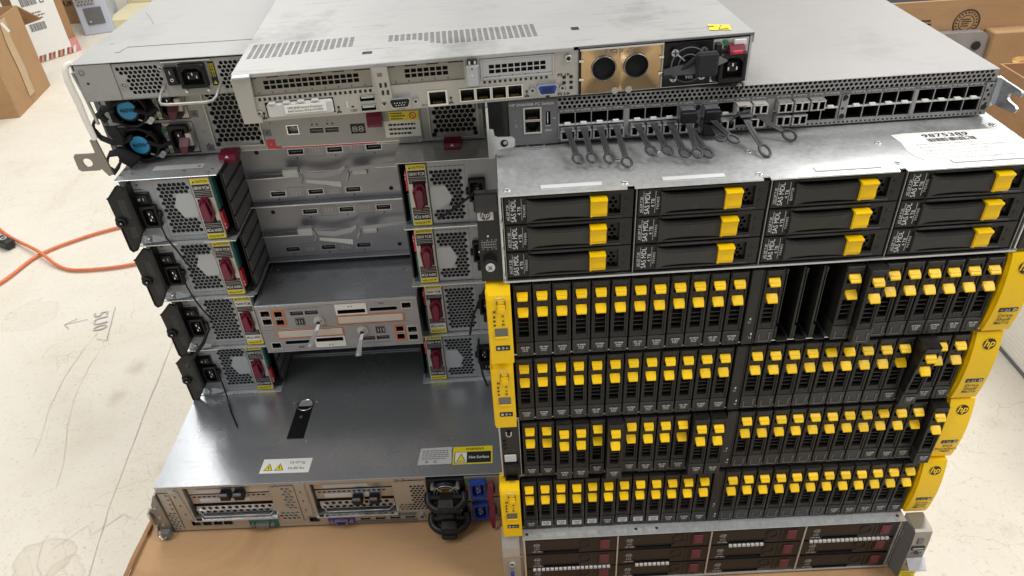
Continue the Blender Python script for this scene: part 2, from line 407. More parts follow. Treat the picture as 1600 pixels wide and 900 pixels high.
    def hexes(s, x0, x1, z0, z1, y, p, r, m, d=.0012, keep=None, back=None, bd=.012):
        """perforated sheet: real hexagonal holes through a plate"""
        Rr = p / math.sqrt(3); dz = p * .8660254
        nr = int((z1 - z0) / dz) + 2; nc = int((x1 - x0) / p) + 2
        cl = lambda q: (min(max(q[0], x0), x1), min(max(q[1], z0), z1))
        for j in range(nr):
            cz = z0 + dz * .5 + j * dz
            for i in range(-1, nc):
                cx = x0 + p * .5 + i * p + (p / 2 if j % 2 else 0)
                out = [cl((cx + Rr * math.cos(R(30 + 60 * k)), cz + Rr * math.sin(R(30 + 60 * k)))) for k in range(6)]
                ok = x0 + r < cx < x1 - r and z0 + r < cz < z1 - r and (keep is None or keep(cx, cz))
                if not ok:
                    if max(o[0] for o in out) - min(o[0] for o in out) < 1e-6 or max(o[1] for o in out) - min(o[1] for o in out) < 1e-6: continue
                    s.add([(q[0], y, q[1]) for q in out], [(0, 1, 2, 3, 4, 5)], m); continue
                inn = [(cx + r * math.cos(R(30 + 60 * k)), cz + r * math.sin(R(30 + 60 * k))) for k in range(6)]
                vs = [(q[0], y, q[1]) for q in out] + [(q[0], y, q[1]) for q in inn] + [(q[0], y + d, q[1]) for q in inn]
                fs = [(k, (k + 1) % 6, 6 + (k + 1) % 6, 6 + k) for k in range(6)] + [(6 + k, 6 + (k + 1) % 6, 12 + (k + 1) % 6, 12 + k) for k in range(6)]
                s.add(vs, fs, m)
        if back: s.add([(x0, y + bd, z0), (x1, y + bd, z0), (x1, y + bd, z1), (x0, y + bd, z1)], [(0, 1, 2, 3)], back)
        return s

    def text(s, st, size, org, m, right=(1, 0, 0), up=(0, 0, 1), width=None, bold=.0, center=False):
        vs, fs, x0, x1, y0, y1 = text_geo(st, bold)
        if not vs: return s
        kx = size; 
        if width: kx = width / max(1e-6, x1 - x0)
        o = Vector(org); r = Vector(right); u = Vector(up)
        sh = (x0 + x1) / 2 if center else x0
        return s.add([tuple(o + r * ((a - sh) * kx) + u * (b * size)) for a, b in vs], fs, m)

    def quad(s, pts, m):
        return s.add(list(pts), [tuple(range(len(pts)))], m)

    def mesh(s, name):
        me = bpy.data.meshes.new(name); me.from_pydata(s.v, [], s.f)
        for m in s.mats: me.materials.append(m)
        me.polygons.foreach_set('material_index', s.fm); me.polygons.foreach_set('use_smooth', s.sm)
        me.update(); return me


def obj(name, b, parent=None, loc=(0, 0, 0), rot=(0, 0, 0), label=None, kind=None):
    me = b.mesh(name) if isinstance(b, B) else b
    o = bpy.data.objects.new(name, me); C.objects.link(o)
    if parent: o.parent = parent
    o.location = loc; o.rotation_euler = rot
    if label: o['label'] = label
    if kind: o['kind'] = kind
    return o


def thing(name, label, cat, loc=(0, 0, 0), rz=0, group=None):
    o = bpy.data.objects.new(name, None); C.objects.link(o); o.empty_display_size = .02
    o.location = loc; o.rotation_euler = (0, 0, rz); o['label'] = label; o['category'] = cat
    if group: o['group'] = group
    return o


def tag(o, label, cat, group=None):
    o['label'] = label; o['category'] = cat
    if group: o['group'] = group
    return o


# small repeated details -------------------------------------------------
def shell(x0, x1, y0, y1, z0, z1, m, th=.0012, front=False):
    """sheet metal tub without lid"""
    b = B()
    b.box(x0, x0 + th, y0, y1, z0, z1 - th, m); b.box(x1 - th, x1, y0, y1, z0, z1 - th, m)
    b.box(x0 + th, x1 - th, y0, y1, z0, z0 + th, m); b.box(x0 + th, x1 - th, y1 - th, y1, z0 + th, z1 - th, m)
    return b


def screw(b, x, z, y, r=.003, m=None):
    m = m or ZINC
    b.cyl((x, z), 'y', r, y - .0012, y, m, 12, smooth=False)
    b.box(x - r * .7, x + r * .7, y - .00145, y - .0012, z - r * .13, z + r * .13, KPRINT)
    b.box(x - r * .13, x + r * .13, y - .0015, y - .0012, z - r * .7, z + r * .7, KPRINT)


def rj45(b, cx, cz, y, w=.0125, h=.0105, flip=False, frame=None, th=.0008):
    """frame round a socket, tongue notch and contact pins; returns the hole"""
    f = frame or ZINC
    x0, x1, z0, z1 = cx - w / 2, cx + w / 2, cz - h / 2, cz + h / 2
    b.box(x0 - th, x0, y - .0008, y, z0 - th, z1 + th, f); b.box(x1, x1 + th, y - .0008, y, z0 - th, z1 + th, f)
    b.box(x0, x1, y - .0008, y, z0 - th, z0, f); b.box(x0, x1, y - .0008, y, z1, z1 + th, f)
    zc = z0 if flip else z1; s = 1 if flip else -1
    for sx in (-1, 1):
        xx = sorted((cx + sx * w * .5, cx + sx * w * .22)); zz = sorted((zc, zc + s * h * .22))
        b.box(xx[0], xx[1], y + .0002, y + .004, zz[0], zz[1], BLACK)
    for k in range(8):
        px = cx - w * .28 + k * w * .08; zz = sorted((zc - 0, zc + 0)); 
        zb = z1 - .001 if flip else z0 + .001
        b.box(px - .00022, px + .00022, y + .002, y + .006, min(zb, zb + (-s) * -.003), max(zb, zb + (-s) * -.003), GOLD)
    return (x0, x1, z0, z1, .009, CAGE, CAGE)


def usb(b, cx, cz, y, w=.0125, h=.0052, tongue=WHITE):
    th = .0006; x0, x1, z0, z1 = cx - w / 2, cx + w / 2, cz - h / 2, cz + h / 2
    b.box(x0 - th, x0, y - .0008, y, z0 - th, z1 + th, ZINC); b.box(x1, x1 + th, y - .0008, y, z0 - th, z1 + th, ZINC)
    b.box(x0, x1, y - .0008, y, z0 - th, z0, ZINC); b.box(x0, x1, y - .0008, y, z1, z1 + th, ZINC)
    b.box(x0 + .001, x1 - .001, y + .0008, y + .008, z0 + h * .45, z1 - h * .2, tongue)
    return (x0, x1, z0, z1, .008, CAGE, CAGE)


def dsub(b, cx, cz, y, w=.017, h=.008, core=BLACK, rows=2, pin=CHROME, n=5):
    """D shaped shell with pins and two hex nuts"""
    def D(w_, h_): return [(cx - w_ / 2 + .001, cz + h_ / 2), (cx - w_ / 2, cz + h_ / 2 - .0015), (cx - w_ / 2 + .0015, cz - h_ / 2 + .001), (cx - w_ / 2 + .0025, cz - h_ / 2),
                           (cx + w_ / 2 - .0025, cz - h_ / 2), (cx + w_ / 2 - .0015, cz - h_ / 2 + .001), (cx + w_ / 2, cz + h_ / 2 - .0015), (cx + w_ / 2 - .001, cz + h_ / 2)]
    b.prism(D(w, h), 'y', y - .005, y, ZINC); b.prism(D(w - .002, h - .002), 'y', y - .0055, y - .005, core)
    for r_ in range(rows):
        for k in range(n - (r_ % 2)):
            px = cx - (n - 1) * .0011 + k * .0022 + (r_ % 2) * .0011; pz = cz + (rows - 1) * .001 - r_ * .002
            b.box(px - .0004, px + .0004, y - .0068, y - .0055, pz - .0004, pz + .0004, pin)
    for s in (-1, 1): b.cyl((cx + s * (w / 2 + .004), cz), 'y', .0026, y - .004, y, ZINC, 6, smooth=False); b.cyl((cx + s * (w / 2 + .004), cz), 'y', .0013, y - .0042, y - .004, KPRINT, 8)


def iec(b, x0, x1, z0, z1, y, m=None, depth=.012, rot=False):
    """C14 inlet: rounded surround standing proud, recess with chamfered corners and three blades"""
    m = m or BLACK; cx, cz = (x0 + x1) / 2, (z0 + z1) / 2; w, h = (x1 - x0), (z1 - z0); t = min(w, h) * .15; yf = y - .0075; yb = y - .0004
    b.box(x0, x0 + t, yf, y, z0, z1, m, .0008); b.box(x1 - t, x1, yf, y, z0, z1, m, .0008)
    b.box(x0 + t * .8, x1 - t * .8, yf + .0002, y, z0, z0 + t, m); b.box(x0 + t * .8, x1 - t * .8, yf + .0002, y, z1 - t, z1, m)
    b.quad([(x0 + t * .5, yb, z0 + t * .5), (x1 - t * .5, yb, z0 + t * .5), (x1 - t * .5, yb, z1 - t * .5), (x0 + t * .5, yb, z1 - t * .5)], VOID)
    q = t * 1.2
    b.prism([(x0 + t, z1 - t), (x0 + t, z1 - t - q), (x0 + t + q, z1 - t)], 'y', yf + .0004, yb, m)
    if rot:
        b.prism([(x0 + t, z0 + t), (x0 + t + q, z0 + t), (x0 + t, z0 + t + q)], 'y', yf + .0004, yb, m)
        bl = [(cx - w * .02, cz + h * .14), (cx - w * .02, cz - h * .14), (cx + w * .11, cz)]
    else:
        b.prism([(x1 - t, z1 - t), (x1 - t - q, z1 - t), (x1 - t, z1 - t - q)], 'y', yf + .0004, yb, m)
        bl = [(cx - w * .15, cz - h * .03), (cx + w * .15, cz - h * .03), (cx, cz + h * .10)]
    b.box(x0 + t * 2, x1 - t * 2, yf + .0030, yb, z0 + t * 2.1, z1 - t * 2.1, m, .001)
    for px, pz in bl: b.box(px - .0006, px + .0006, yf + .0014, yf + .0034, pz - .0014, pz + .0014, CHROME)


def tri_sign(b, x, z, s, y, m=YELL, right=(1, 0, 0), up=(0, 0, 1)):
    """warning triangle printed on a label"""
    r = Vector(right); u = Vector(up); o = Vector((x, y, z)); n = r.cross(u) * .0001
    b.quad([tuple(o + r * (-s / 2)), tuple(o + r * (s / 2)), tuple(o + u * s * .87)], KPRINT)
    o2 = o + n + u * s * .08
    b.quad([tuple(o2 + r * (-s * .36)), tuple(o2 + r * (s * .36)), tuple(o2 + u * s * .64)], m)
    o3 = o2 + n
    b.quad([tuple(o3 + r * (-s * .04) + u * s * .15), tuple(o3 + r * (s * .04) + u * s * .15), tuple(o3 + r * (s * .05) + u * s * .42), tuple(o3 + r * (-s * .05) + u * s * .42)], KPRINT)


def lines(b, x, z, w, h, n, y, m, right=(1, 0, 0), up=(0, 0, 1), rag=.3):
    """rows of print too small to read"""
    r = Vector(right); u = Vector(up); o = Vector((x, y, z)); dh = h / n
    for k in range(n):
        ww = w * (1 - rag * random.random()); p = o + u * (h - dh * (k + .75))
        a = 0
        while a < ww:
            l_ = random.uniform(.05, .14) * w; l_ = min(l_, ww - a)
            b.quad([tuple(p + r * a), tuple(p + r * (a + l_)), tuple(p + r * (a + l_) + u * dh * .45), tuple(p + r * a + u * dh * .45)], m)
            a += l_ + w * .025


def hp_logo(b, cx, cz, r, y, ring, ink, rr=(1, 0, 0), uu=(0, 0, 1)):
    right = Vector(rr); up = Vector(uu); o = Vector((cx, y, cz)); n = right.cross(up) * .0001
    b.quad([tuple(o + right * r * math.cos(2 * math.pi * k / 24) + up * r * math.sin(2 * math.pi * k / 24)) for k in range(24)], ink)
    it = (right + up * 0).normalized(); us = up + right * .28
    b.text('hp', r * 1.75, tuple(o + n - up * r * .42 - right * r * .05), ring, right=tuple(it), up=tuple(us), bold=.02, center=True)


exec_parts = []
# ================================================================== SETTING
FZ = -.14
b = B(); b.quad([(-14, -6, 0), (14, -6, 0), (14, 16, 0), (-14, 16, 0)], FLOOR)
floor = obj('floor', b, loc=(0, 0, FZ), kind='structure')


def ribbon(pts, wid, m, name, label=None, jitter=.0):
    bb = B(); P = []
    for i in range(len(pts) - 1):
        a = Vector(pts[i]); c = Vector(pts[i + 1]); k = max(2, int((c - a).length / .03))
        for j in range(k): P.append(a.lerp(c, j / k) + Vector((random.uniform(-1, 1), random.uniform(-1, 1))) * jitter)
    P.append(Vector(pts[-1])); vs = []
    for i, p in enumerate(P):
        t = (P[min(i + 1, len(P) - 1)] - P[max(i - 1, 0)]).normalized(); nn = Vector((-t.y, t.x)) * wid / 2 * random.uniform(.3, 1.2)
        vs += [(p.x + nn.x, p.y + nn.y, .0015), (p.x - nn.x, p.y - nn.y, .0015)]
    bb.add(vs, [(2 * i, 2 * i + 1, 2 * i + 3, 2 * i + 2) for i in range(len(P) - 1)], m)
    return obj(name, bb, floor, label=label)


ribbon([(-.74, .90), (-.73, .80), (-.715, .62), (-.70, .45), (-.68, .25), (-.655, .10), (-.65, -.1)], .0022, SEAM, 'crack', 'long straight joint in the floor', .0008)
ribbon([(-.897, .722), (-.905, .66), (-.905, .58), (-.895, .50), (-.873, .416), (-.865, .37)], .0011, SEAM, 'crack', 'curving scrape line', .0006)
ribbon([(-.862, .70), (-.868, .62), (-.86, .53), (-.835, .44), (-.80, .35), (-.79, .30)], .0010, SEAM, 'crack', None, .0006)
ribbon([(-.74, .18), (-.70, .22), (-.69, .20), (-.65, .24), (-.63, .23)], .0011, SEAM, 'crack', None, .0015)
ribbon([(-.76, .20), (-.75, .15), (-.72, .12), (-.73, .08), (-.70, .02)], .0010, SEAM, 'crack', None, .0015)
b = B()
b.text('5U0', .045, (-.935, .79, .002), MARKER, right=(.35, -.9, 0), up=(.9, .35, 0))
b.tube([(-.985, .755, .002), (-.94, .77, .002)], .0006, MARKER, 4); b.tube([(-.985, .755, .002), (-.965, .775, .002)], .0006, MARKER, 4); b.tube([(-.985, .755, .002), (-.968, .74, .002)], .0006, MARKER, 4)
b.tube([(-.895, .81, .002), (-.865, .69, .002), (-.89, .70, .002)], .0006, MARKER, 4)
obj('handwriting', b, floor, label='5U0 and an arrow in marker pen')


# dark carpet strip far behind on the right
b = B(); b.box(1.3, 3.6, 2.45, 4.6, 0, .012, CARPET); obj('carpet', b, loc=(0, 0, FZ), kind='structure')

# ------------------------------------------------------------------ the big carton everything stands on
car = thing('carton_platform', 'large flat brown carton under both stacks of servers', 'cardboard box', (0, 0, FZ))
b = B()
# slightly dented top sheet
nx, ny = 110, 90; crs = [((-.35, -.16), (.9, .35), .0011), ((-.1, .08), (.25, -1), .0009), ((.05, -.05), (1, -.25), .0010), ((-.28, .06), (.8, -.6), .0008), ((-.42, -.02), (.5, .85), .0010)]; X0, X1, Y0, Y1 = -.515, .462, -.16, .80; vs = []
for i in range(nx + 1):
    for j in range(ny + 1):
        x = X0 + (X1 - X0) * i / nx; y = Y0 + (Y1 - Y0) * j / ny
        dz = .0005 * math.sin(x * 31 + 2) * math.sin(y * 27) + random.uniform(-.0001, .0001)
        for (ax_, ay_), (dx_, dy_), am_ in crs:
            ll = math.hypot(dx_, dy_); dist = ((x - ax_) * dy_ - (y - ay_) * dx_) / ll + .006 * math.sin(x * 40 + y * 30); dz -= am_ * math.exp(-(dist / .006) ** 2) - am_ * .6 * math.exp(-((dist - .012) / .008) ** 2)
        if i in (0, nx): x += random.uniform(-.002, .002)
        vs.append((x, y, .1372 + dz - .001))
b.add(vs, [(i * (ny + 1) + j, (i + 1) * (ny + 1) + j, (i + 1) * (ny + 1) + j + 1, i * (ny + 1) + j + 1) for i in range(nx) for j in range(ny)], CARD, True)
obj('top_panel', b, car)
b = B(); b.box(X0, X1, Y0, Y0 + .004, 0, .136, CARD); b.box(X0, X1, Y1 - .004, Y1, 0, .136, CARD)
b.box(X0, X0 + .004, Y0 + .004, Y1 - .004, 0, .136, CARD); b.box(X1 - .004, X1, Y0 + .004, Y1 - .004, 0, .136, CARD)
obj('side_wall', b, car)
b = B(); b.strap([(-.517, -.14, .139), (-.519, -.05, .135), (-.517, .06, .139), (-.513, .14, .137)], .012, .0015, CARD2, (.8, 0, .6)); obj('frayed_edge', b, car)

# ================================================================== DRIVE SHELVES (right stack, front)
P2 = .0177


def carrier_mesh():
    """2.5 inch hot plug carrier: frame, recessed louvres, label flap"""
    b = B(); w = .0163; x0 = .0
    holes = [(x0 + .0033, x0 + .0127, .0255, .0485, .010, DARK, VOID), (x0 + .0028, x0 + .0132, .0665, .0770, .006, DARK, BLACK)]
    b.plate(x0, x0 + w, .0185, .0855, 0, holes, DARK)
    b.box(x0, x0 + w, .0001, .060, .0185, .0855, DARK) if False else None
    # body behind the face
    v = [(x0, 0, .0185), (x0, .06, .0185), (x0, .06, .0855), (x0, 0, .0855)]
    b.quad(v, DARK); b.quad([(p[0] + w, p[1], p[2]) for p in v], DARK)
    b.quad([(x0, 0, .0855), (x0 + w, 0, .0855), (x0 + w, .06, .0855), (x0, .06, .0855)], DARK)
    # rounded brow along the top and side rails
    b.box(x0 + .0006, x0 + w - .0006, -.0012, 0, .0800, .0853, DARK, .0008)
    b.box(x0, x0 + .0022, -.0012, 0, .019, .080, DARK, .0006); b.box(x0 + w - .0022, x0 + w, -.0012, 0, .019, .080, DARK, .0006)
    # louvres
    for k in range(3):
        z = .0305 + k * .0050
        b.box(x0 + .0034, x0 + .0126, .0012, .0035, z, z + .0007, DARK2)
    b.box(x0 + .0035, x0 + .0125, -.0016, .001, .0243, .0256, DARK, .0004)
    # label flap at the bottom
    b.box(x0, x0 + w, -.0010, .058, .0012, .0178, DARK2, .0006)
    # small led dimple between the latches
    b.cyl((x0 + .0080, .0632), 'y', .0011, -.0004, 0, BLACK, 8)
    return b.mesh('drive_carrier')


def latch_mesh(upper):
    """yellow wedge: tapers towards its free lower edge"""
    b = B(); w = .0098; t = .0072 if upper else .0088; h = .0080
    x0, x1 = -w / 2, w / 2
    if upper:
        prof = [(.002, .0092), (.0, .0086), (-.0030, .0070), (-.0058, .0048), (-.0061, .0034), (-.0052, .0030), (.0, .0050), (.002, .0056)]
    else:
        prof = [(.002, .0104), (.0, .0100), (-.0034, .0078), (-.0066, .0052), (-.0068, .0040), (-.0058, .0036), (.0, .0064), (.002, .0072)]
    n = len(prof)
    def sq(k): return .88 if prof[k][0] < -.005 else 1.0
    vs = [(x0 * sq(k), prof[k][0], prof[k][1]) for k in range(n)] + [(x1 * sq(k), prof[k][0], prof[k][1]) for k in range(n)]
    b.add(vs, [tuple(range(n)), tuple(range(n, 2 * n))[::-1]] + [(k, k + n, (k + 1) % n + n, (k + 1) % n) for k in range(n)], YEL)
    if upper: b.hexa([(-.0038, -.0042, .0062), (.0038, -.0042, .0062), (.0038, -.0030, .0071), (-.0038, -.0030, .0071), (-.0038, -.0042, .0068), (.0038, -.0042, .0068), (.0038, -.0030, .0078), (-.0038, -.0030, .0078)], YEL)
    return b.mesh('latch')


def dlabel_mesh(kind, tx=('GPL 900GB', 'SAS 10K', '697389')):
    b = B(); y = -.00125
    if kind == 0:  # bare flap: engraved outline
        for s in ((.0030, .0037, .0045, .0125), (.0122, .0129, .0060, .0135)): b.box(s[0], s[1], y - .0004, y, s[2], s[3], MID)
        b.box(.0030, .0125, y - .0004, y, .0040, .0047, MID); b.box(.0120, .0142, y - .0004, y, .0135, .0141, MID)
        return b.mesh('drive_label')
    lm = [None, DARK2, PALE][kind]
    b.box(.0030, .0136, y - .0003, y + .0004, .0072, .0142, lm)
    y2 = y - .0005; ink = WPRINT if kind == 1 else KPRINT
    b.text(tx[0], .0026, (.0083, y2, .0119), ink, width=.0080, center=True, bold=.01)
    b.text(tx[1], .0022, (.0083, y2, .0096), ink, width=.0058, center=True, bold=.01)
    b.text(tx[2], .0020, (.0083, y2, .0076), ink, width=.0048, center=True)
    b.cyl((.0036, .0045), 'y', .0008, y - .0004, y, BLACK, 8); b.cyl((.0130, .0045), 'y', .0008, y - .0004, y, BLACK, 8)
    return b.mesh('drive_label')


CAR_ME = carrier_mesh(); LT_U = latch_mesh(True); LT_L = latch_mesh(False); DL = [dlabel_mesh(k) for k in range(3)]; DLV = [dlabel_mesh(1, t) for t in (('DP 900GB', 'SAS 10K', '697389'), ('DP 900GB', 'SAS', '10K'), ('GPL 900', 'SAS 10K', '69738'))]


def add_drive(sh, k, dy=0., lab=1, tilt=0.):
    x = k * P2 + (.0134 if k >= 12 else 0) + random.uniform(-.0001, .0001)
    dz = random.uniform(-.0003, .0003)
    c = obj('drive_carrier', CAR_ME, sh, (x, dy, dz), (tilt, 0, random.uniform(-.003, .003)))
    obj('latch', LT_U, c, (.0080, -.0005, .0678)); obj('latch', LT_L, c, (.0080, -.0003, .0492))
    if abs(tilt) < .01: obj('drive_label', DL[lab] if lab != 1 else random.choice(DLV), c)
    else:
        c['label'] = 'drive carrier with its lever swung open and leaning out'
        obj('drive_label', DL[lab], c)
        b = B(); b.box(.004, .0125, .006, .018, .072, .0835, YEL, .0015); obj('ejector', b, c)
    return c


def left_bezel(sh, yellow=True):
    """status panel on the left rack ear"""
    b = B(); x0, x1 = -.0235, -.0025; t = -.012
    m = YEL if yellow else DARK
    if yellow:
        prof = [(.010, .0045), (t, .0040), (t - .0005, .020), (t, .0785), (t + .0012, .0825), (-.0005, .0905), (.010, .0905)]
        b.prism(prof, 'x', x0, x1, m)
        b.box(x0 - .0010, x0, t + .001, .01, .006, .086, m)
        f = t - .0006
        # slide slot, symbols, lens, icon strip
        b.box(-.0152, -.0146, f - .0002, f + .001, .0680, .0775, KPRINT); b.box(-.0080, -.0074, f - .0002, f + .001, .0680, .0775, KPRINT)
        b.box(-.0150, -.0078, f - .0008, f, .0665, .0735, YEL, .0004); b.cyl((-.0114, .0670), 'y', .0028, f - .0016, f, YEL, 14)
        b.text('X', .0052, (-.0195, f - .0002, .0640), KPRINT); b.box(-.0190, -.0166, f - .0003, f, .0656, .0662, KPRINT)
        for k in range(3): b.cyl((-.0182, .0600 - k * .0047), 'y', .0010, f - .0006, f + .0002, KPRINT, 10)
        b.ring((-.0104, .0605), 'y', .0008, .0012, f - .0003, f, KPRINT, 10)
        b.quad([(-.0116, f - .0003, .0545), (-.0092, f - .0003, .0545), (-.0104, f - .0003, .0566)], KPRINT)
        b.box(-.0116, -.0094, f - .0003, f, .0497, .0519, KPRINT); b.box(-.0110, -.0100, f - .0004, f - .0003, .0503, .0512, YEL)
        b.box(-.0186, -.0068, f - .0003, f + .0002, .0375, .0465, LCD); 
        b.box(-.0186, -.0066, f - .0011, f, .0350, .0375, YEL, .0006); b.box(-.0188, -.0186, f - .0008, f, .0375, .0468, YEL)
        b.box(-.0186, -.0056, f - .0003, f + .0002, .0205, .0262, KPRINT)
        b.box(-.0172, -.0150, f - .0004, f - .0003, .0220, .0246, PALE); b.ring((-.0121, .0233), 'y', .0007, .0012, f - .0005, f - .0003, PALE, 10)
        b.quad([(-.0092, f - .0005, .0222), (-.0072, f - .0005, .0233), (-.0092, f - .0005, .0244)], PALE)
        b.box(-.0170, -.0085, t - .0002, t + .001, .0800, .0804, SEAM); b.box(-.0168, -.0164, t - .0002, t + .0004, .0770, .0804, SEAM); b.box(-.0090, -.0086, t - .0002, t + .0004, .0770, .0804, SEAM)
        return obj('status_bezel', b, sh)
    b.box(x0 + .001, x1 - .001, -.001, .012, .0040, .0840, DARK, .001)
    b.box(x0 - .001, x0 + .0005, .001, .014, .001, .088, ZINC)
    for k in range(3): b.cyl((-.0195, .0605 - k * .0055), 'y', .0019, -.0030, 0, BLACK, 12)
    b.box(-.0205, -.0078, -.0022, 0, .0290, .0400, PALE, .0006); b.box(-.0215, -.0065, -.0014, 0, .0275, .0415, BLACK)
    b.plate(-.0215, -.0055, .003, .026, -.006, [(-.0200, -.0075, .004, .022, .006, BLACK, VOID)], BLACK)
    b.box(-.0215, -.0055, -.006, 0, .0245, .0270, BLACK)
    b.tube([(-.0165, -.004, .078), (-.0165, -.005, .0735), (-.014, -.005, .0712), (-.0115, -.005, .0735), (-.0115, -.004, .078)], .0006, CHROME, 6)
    b.cyl((-.014, .0735), 'y', .0022, -.003, 0, BLACK, 12)
    return obj('ear_panel', b, sh, label='dark ear panel whose yellow bezel is missing')


def right_bezel(sh, txt):
    b = B(); n = 12; prof = []
    for k in range(n + 1):
        t_ = k / n; z = .0015 + t_ * .0870
        y = -.0015 - .0050 * math.sin(math.pi * t_) ** .8
        prof.append((y, z))
    prof = prof + [(.012, .0885), (.012, .0015)]
    b.prism(prof, 'x', .4405, .4655, YEL)
    # inner flange towards the drives
    b.prism([(p[0] + .004 if p[0] < 0 else p[0], p[1]) for p in prof], 'x', .4392, .4405, YEL)
    def yy(z): t_ = (z - .0015) / .087; return -.0015 - .0050 * math.sin(math.pi * t_) ** .8
    def frame(z):
        e = .001; up = Vector((0, yy(z + e) - yy(z - e), 2 * e)).normalized(); return up
    z = .0755; up = frame(z); hp_logo(b, .4545, z, .0062, yy(z) - .0005, YEL, KPRINT, uu=tuple(up))
    z = .0268; up = frame(z)
    b.hexa([(.4452, yy(z) - .0003, z), (.4622, yy(z) - .0003, z), (.4622, yy(z) + .001, z), (.4452, yy(z) + .001, z),
            (.4452, yy(z + .005) - .0003, z + .005), (.4622, yy(z + .005) - .0003, z + .005), (.4622, yy(z) + .001, z + .005), (.4452, yy(z) + .001, z + .005)], KPRINT)
    b.text('< 23', .0042, (.4466, yy(z) - .0007, z + .0010), PALE, up=tuple(up), width=.0085, bold=.01)
    b.box(.4580, .4610, yy(z) - .0008, yy(z), z + .0010, z + .0040, PALE)
    b.box(.4588, .4602, yy(z) - .0009, yy(z), z + .0018, z + .0032, KPRINT)
    for i, s in enumerate(txt):
        z = .0205 - i * .0050; up = frame(z)
        b.text(s, .0052, (.4538, yy(z) - .0006, z), KPRINT, up=tuple(up), width=.0026 * len(s) + .0005, center=True, bold=.01)
    
    return obj('end_cap', b, sh)


def drive_shelf(label, loc, rz, txt, yellow=True, out={}, miss=(), bare=(), pale=(), tilt=None, open_lid=True):
    sh = thing('drive_shelf', label, 'disk shelf', loc, rz, 'drive shelves stacked on the right')
    b = shell(-.004, .4425, .003, .50, 0, .0885, GALVD); b.box(-.0028, .4413, .045, .049, .0014, .086, VOID)
    b.box(-.0238, -.004, .004, .0055, .001, .088, GALVD); b.box(.4425, .464, .006, .0075, .001, .088, GALVD)
    # black front lips above and below the carriers
    b.box(-.0028, .4413, .0040, .012, .0862, .0880, BLACK); b.box(-.0028, .4413, .0040, .012, 0.0002, .0011, BLACK)
    obj('chassis', b, sh)
    b = B(); b.box(-.004, .4425, .0045, .50, .0887, .0897, GALV); obj('top_cover', b, sh)
    for k in range(24):
        if k in miss: continue
        add_drive(sh, k, out.get(k, 0) + random.uniform(-.0004, .0004), 0 if k in bare else (2 if k in pale else 1), tilt[1] if tilt and tilt[0] == k else 0)
    # centre divider
    b = B(); xd = 12 * P2; b.box(xd + .0005, xd + .0122, -.0012, .05, .0008, .0862, DARK, .0008)
    b.box(xd + .0008, xd + .0016, -.002, 0, .002, .085, DARK); b.box(xd + .0110, xd + .0118, -.002, 0, .002, .085, DARK)
    b.text('11', .0030, (xd + .0040, -.0016, .0270), WPRINT, bold=.01); b.text('12', .0030, (xd + .0070, -.0016, .0085), WPRINT, bold=.01)
    b.quad([(xd + .0045, -.0016, .0320), (xd + .0062, -.0016, .0337), (xd + .0062, -.0016, .0303)], WPRINT)
    b.quad([(xd + .0075, -.0016, .0140), (xd + .0092, -.0016, .0157), (xd + .0092, -.0016, .0123)], WPRINT)
    obj('centre_divider', b, sh)
    for k in miss:   # empty bays with guide rails
        x = k * P2 + (.0134 if k >= 12 else 0); b = B()
        b.box(x - .0012, x + .0006, .002, .045, .002, .0855, DARK); b.box(x + .0006, x + .0024, .0005, .044, .0800, .0850, DARK)
        b.box(x + .0006, x + .0030, .0015, .044, .0020, .0180, DARK, .0004); b.box(x + .0030, x + .0140, -.001, .040, .0015, .0032, DARK, .0005)
        b.box(x + .0028, x + .0036, .004, .044, .0200, .0780, DARK2)
        for zz in (.030, .055): b.box(x + .0006, x + .0034, .006, .009, zz, zz + .002, DARK2)
        obj('empty_bay', b, sh)
    left_bezel(sh, yellow); right_bezel(sh, txt)
    return sh


TM = ('Drive', 'Shelf', 'M6710')
drive_shelf('drive shelf with three empty drive bays, directly under the shelf of large drives', (0, 0, .3607), 0, TM, miss=(13, 14, 15), bare=(12, 16, 17, 18, 19), out={17: -.009, 16: -.001})
drive_shelf('drive shelf where one carrier leans out near its right end, second yellow shelf from top', (-.0015, .004, .2702), -.004, TM, bare=tuple(range(12, 20)), tilt=(21, .13), out={21: -.006})
drive_shelf('drive shelf without its yellow left bezel, several carriers pulled out a little', (.001, .005, .1798), -.003, ('3PAR', 'StoreServ', '7400'), yellow=False,
            out={0: .001, 1: .001, 2: -.005, 3: -.005, 5: -.008, 10: -.008, 11: -.008, 23: -.009, 20: .001}, bare=tuple(range(12, 20)))
drive_shelf('lowest yellow drive shelf, resting on the silver server with maroon buttons', (-.003, .004, .0894), -.008, TM, bare=tuple(range(12, 19)), pale=(1, 2, 3, 4, 6, 7, 8))

# ================================================================== LARGE DRIVE SHELF (four columns, three rows)
lff = thing('large_drive_shelf', 'shelf of twelve wide drives with long levers and single yellow catches', 'disk shelf', (-.001, -.002, .4511), .0074)
b = shell(-.006, .4435, 0, .50, 0, .0872, GALV)
b.box(-.0048, .4423, .050, .052, .0014, .086, VOID)
for i in range(5):
    x = -.0035 + i * .1105
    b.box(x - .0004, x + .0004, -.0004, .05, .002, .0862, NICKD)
for k in range(3):
    z = .0605 - k * .0275
    b.box(-.0052, -.0044, -.003, .004, z - .004, z + .003, ZINC)
b.box(-.006, .4435, -.0020, .004, .0003, .0022, ZINC)
obj('chassis', b, lff)
b = B()
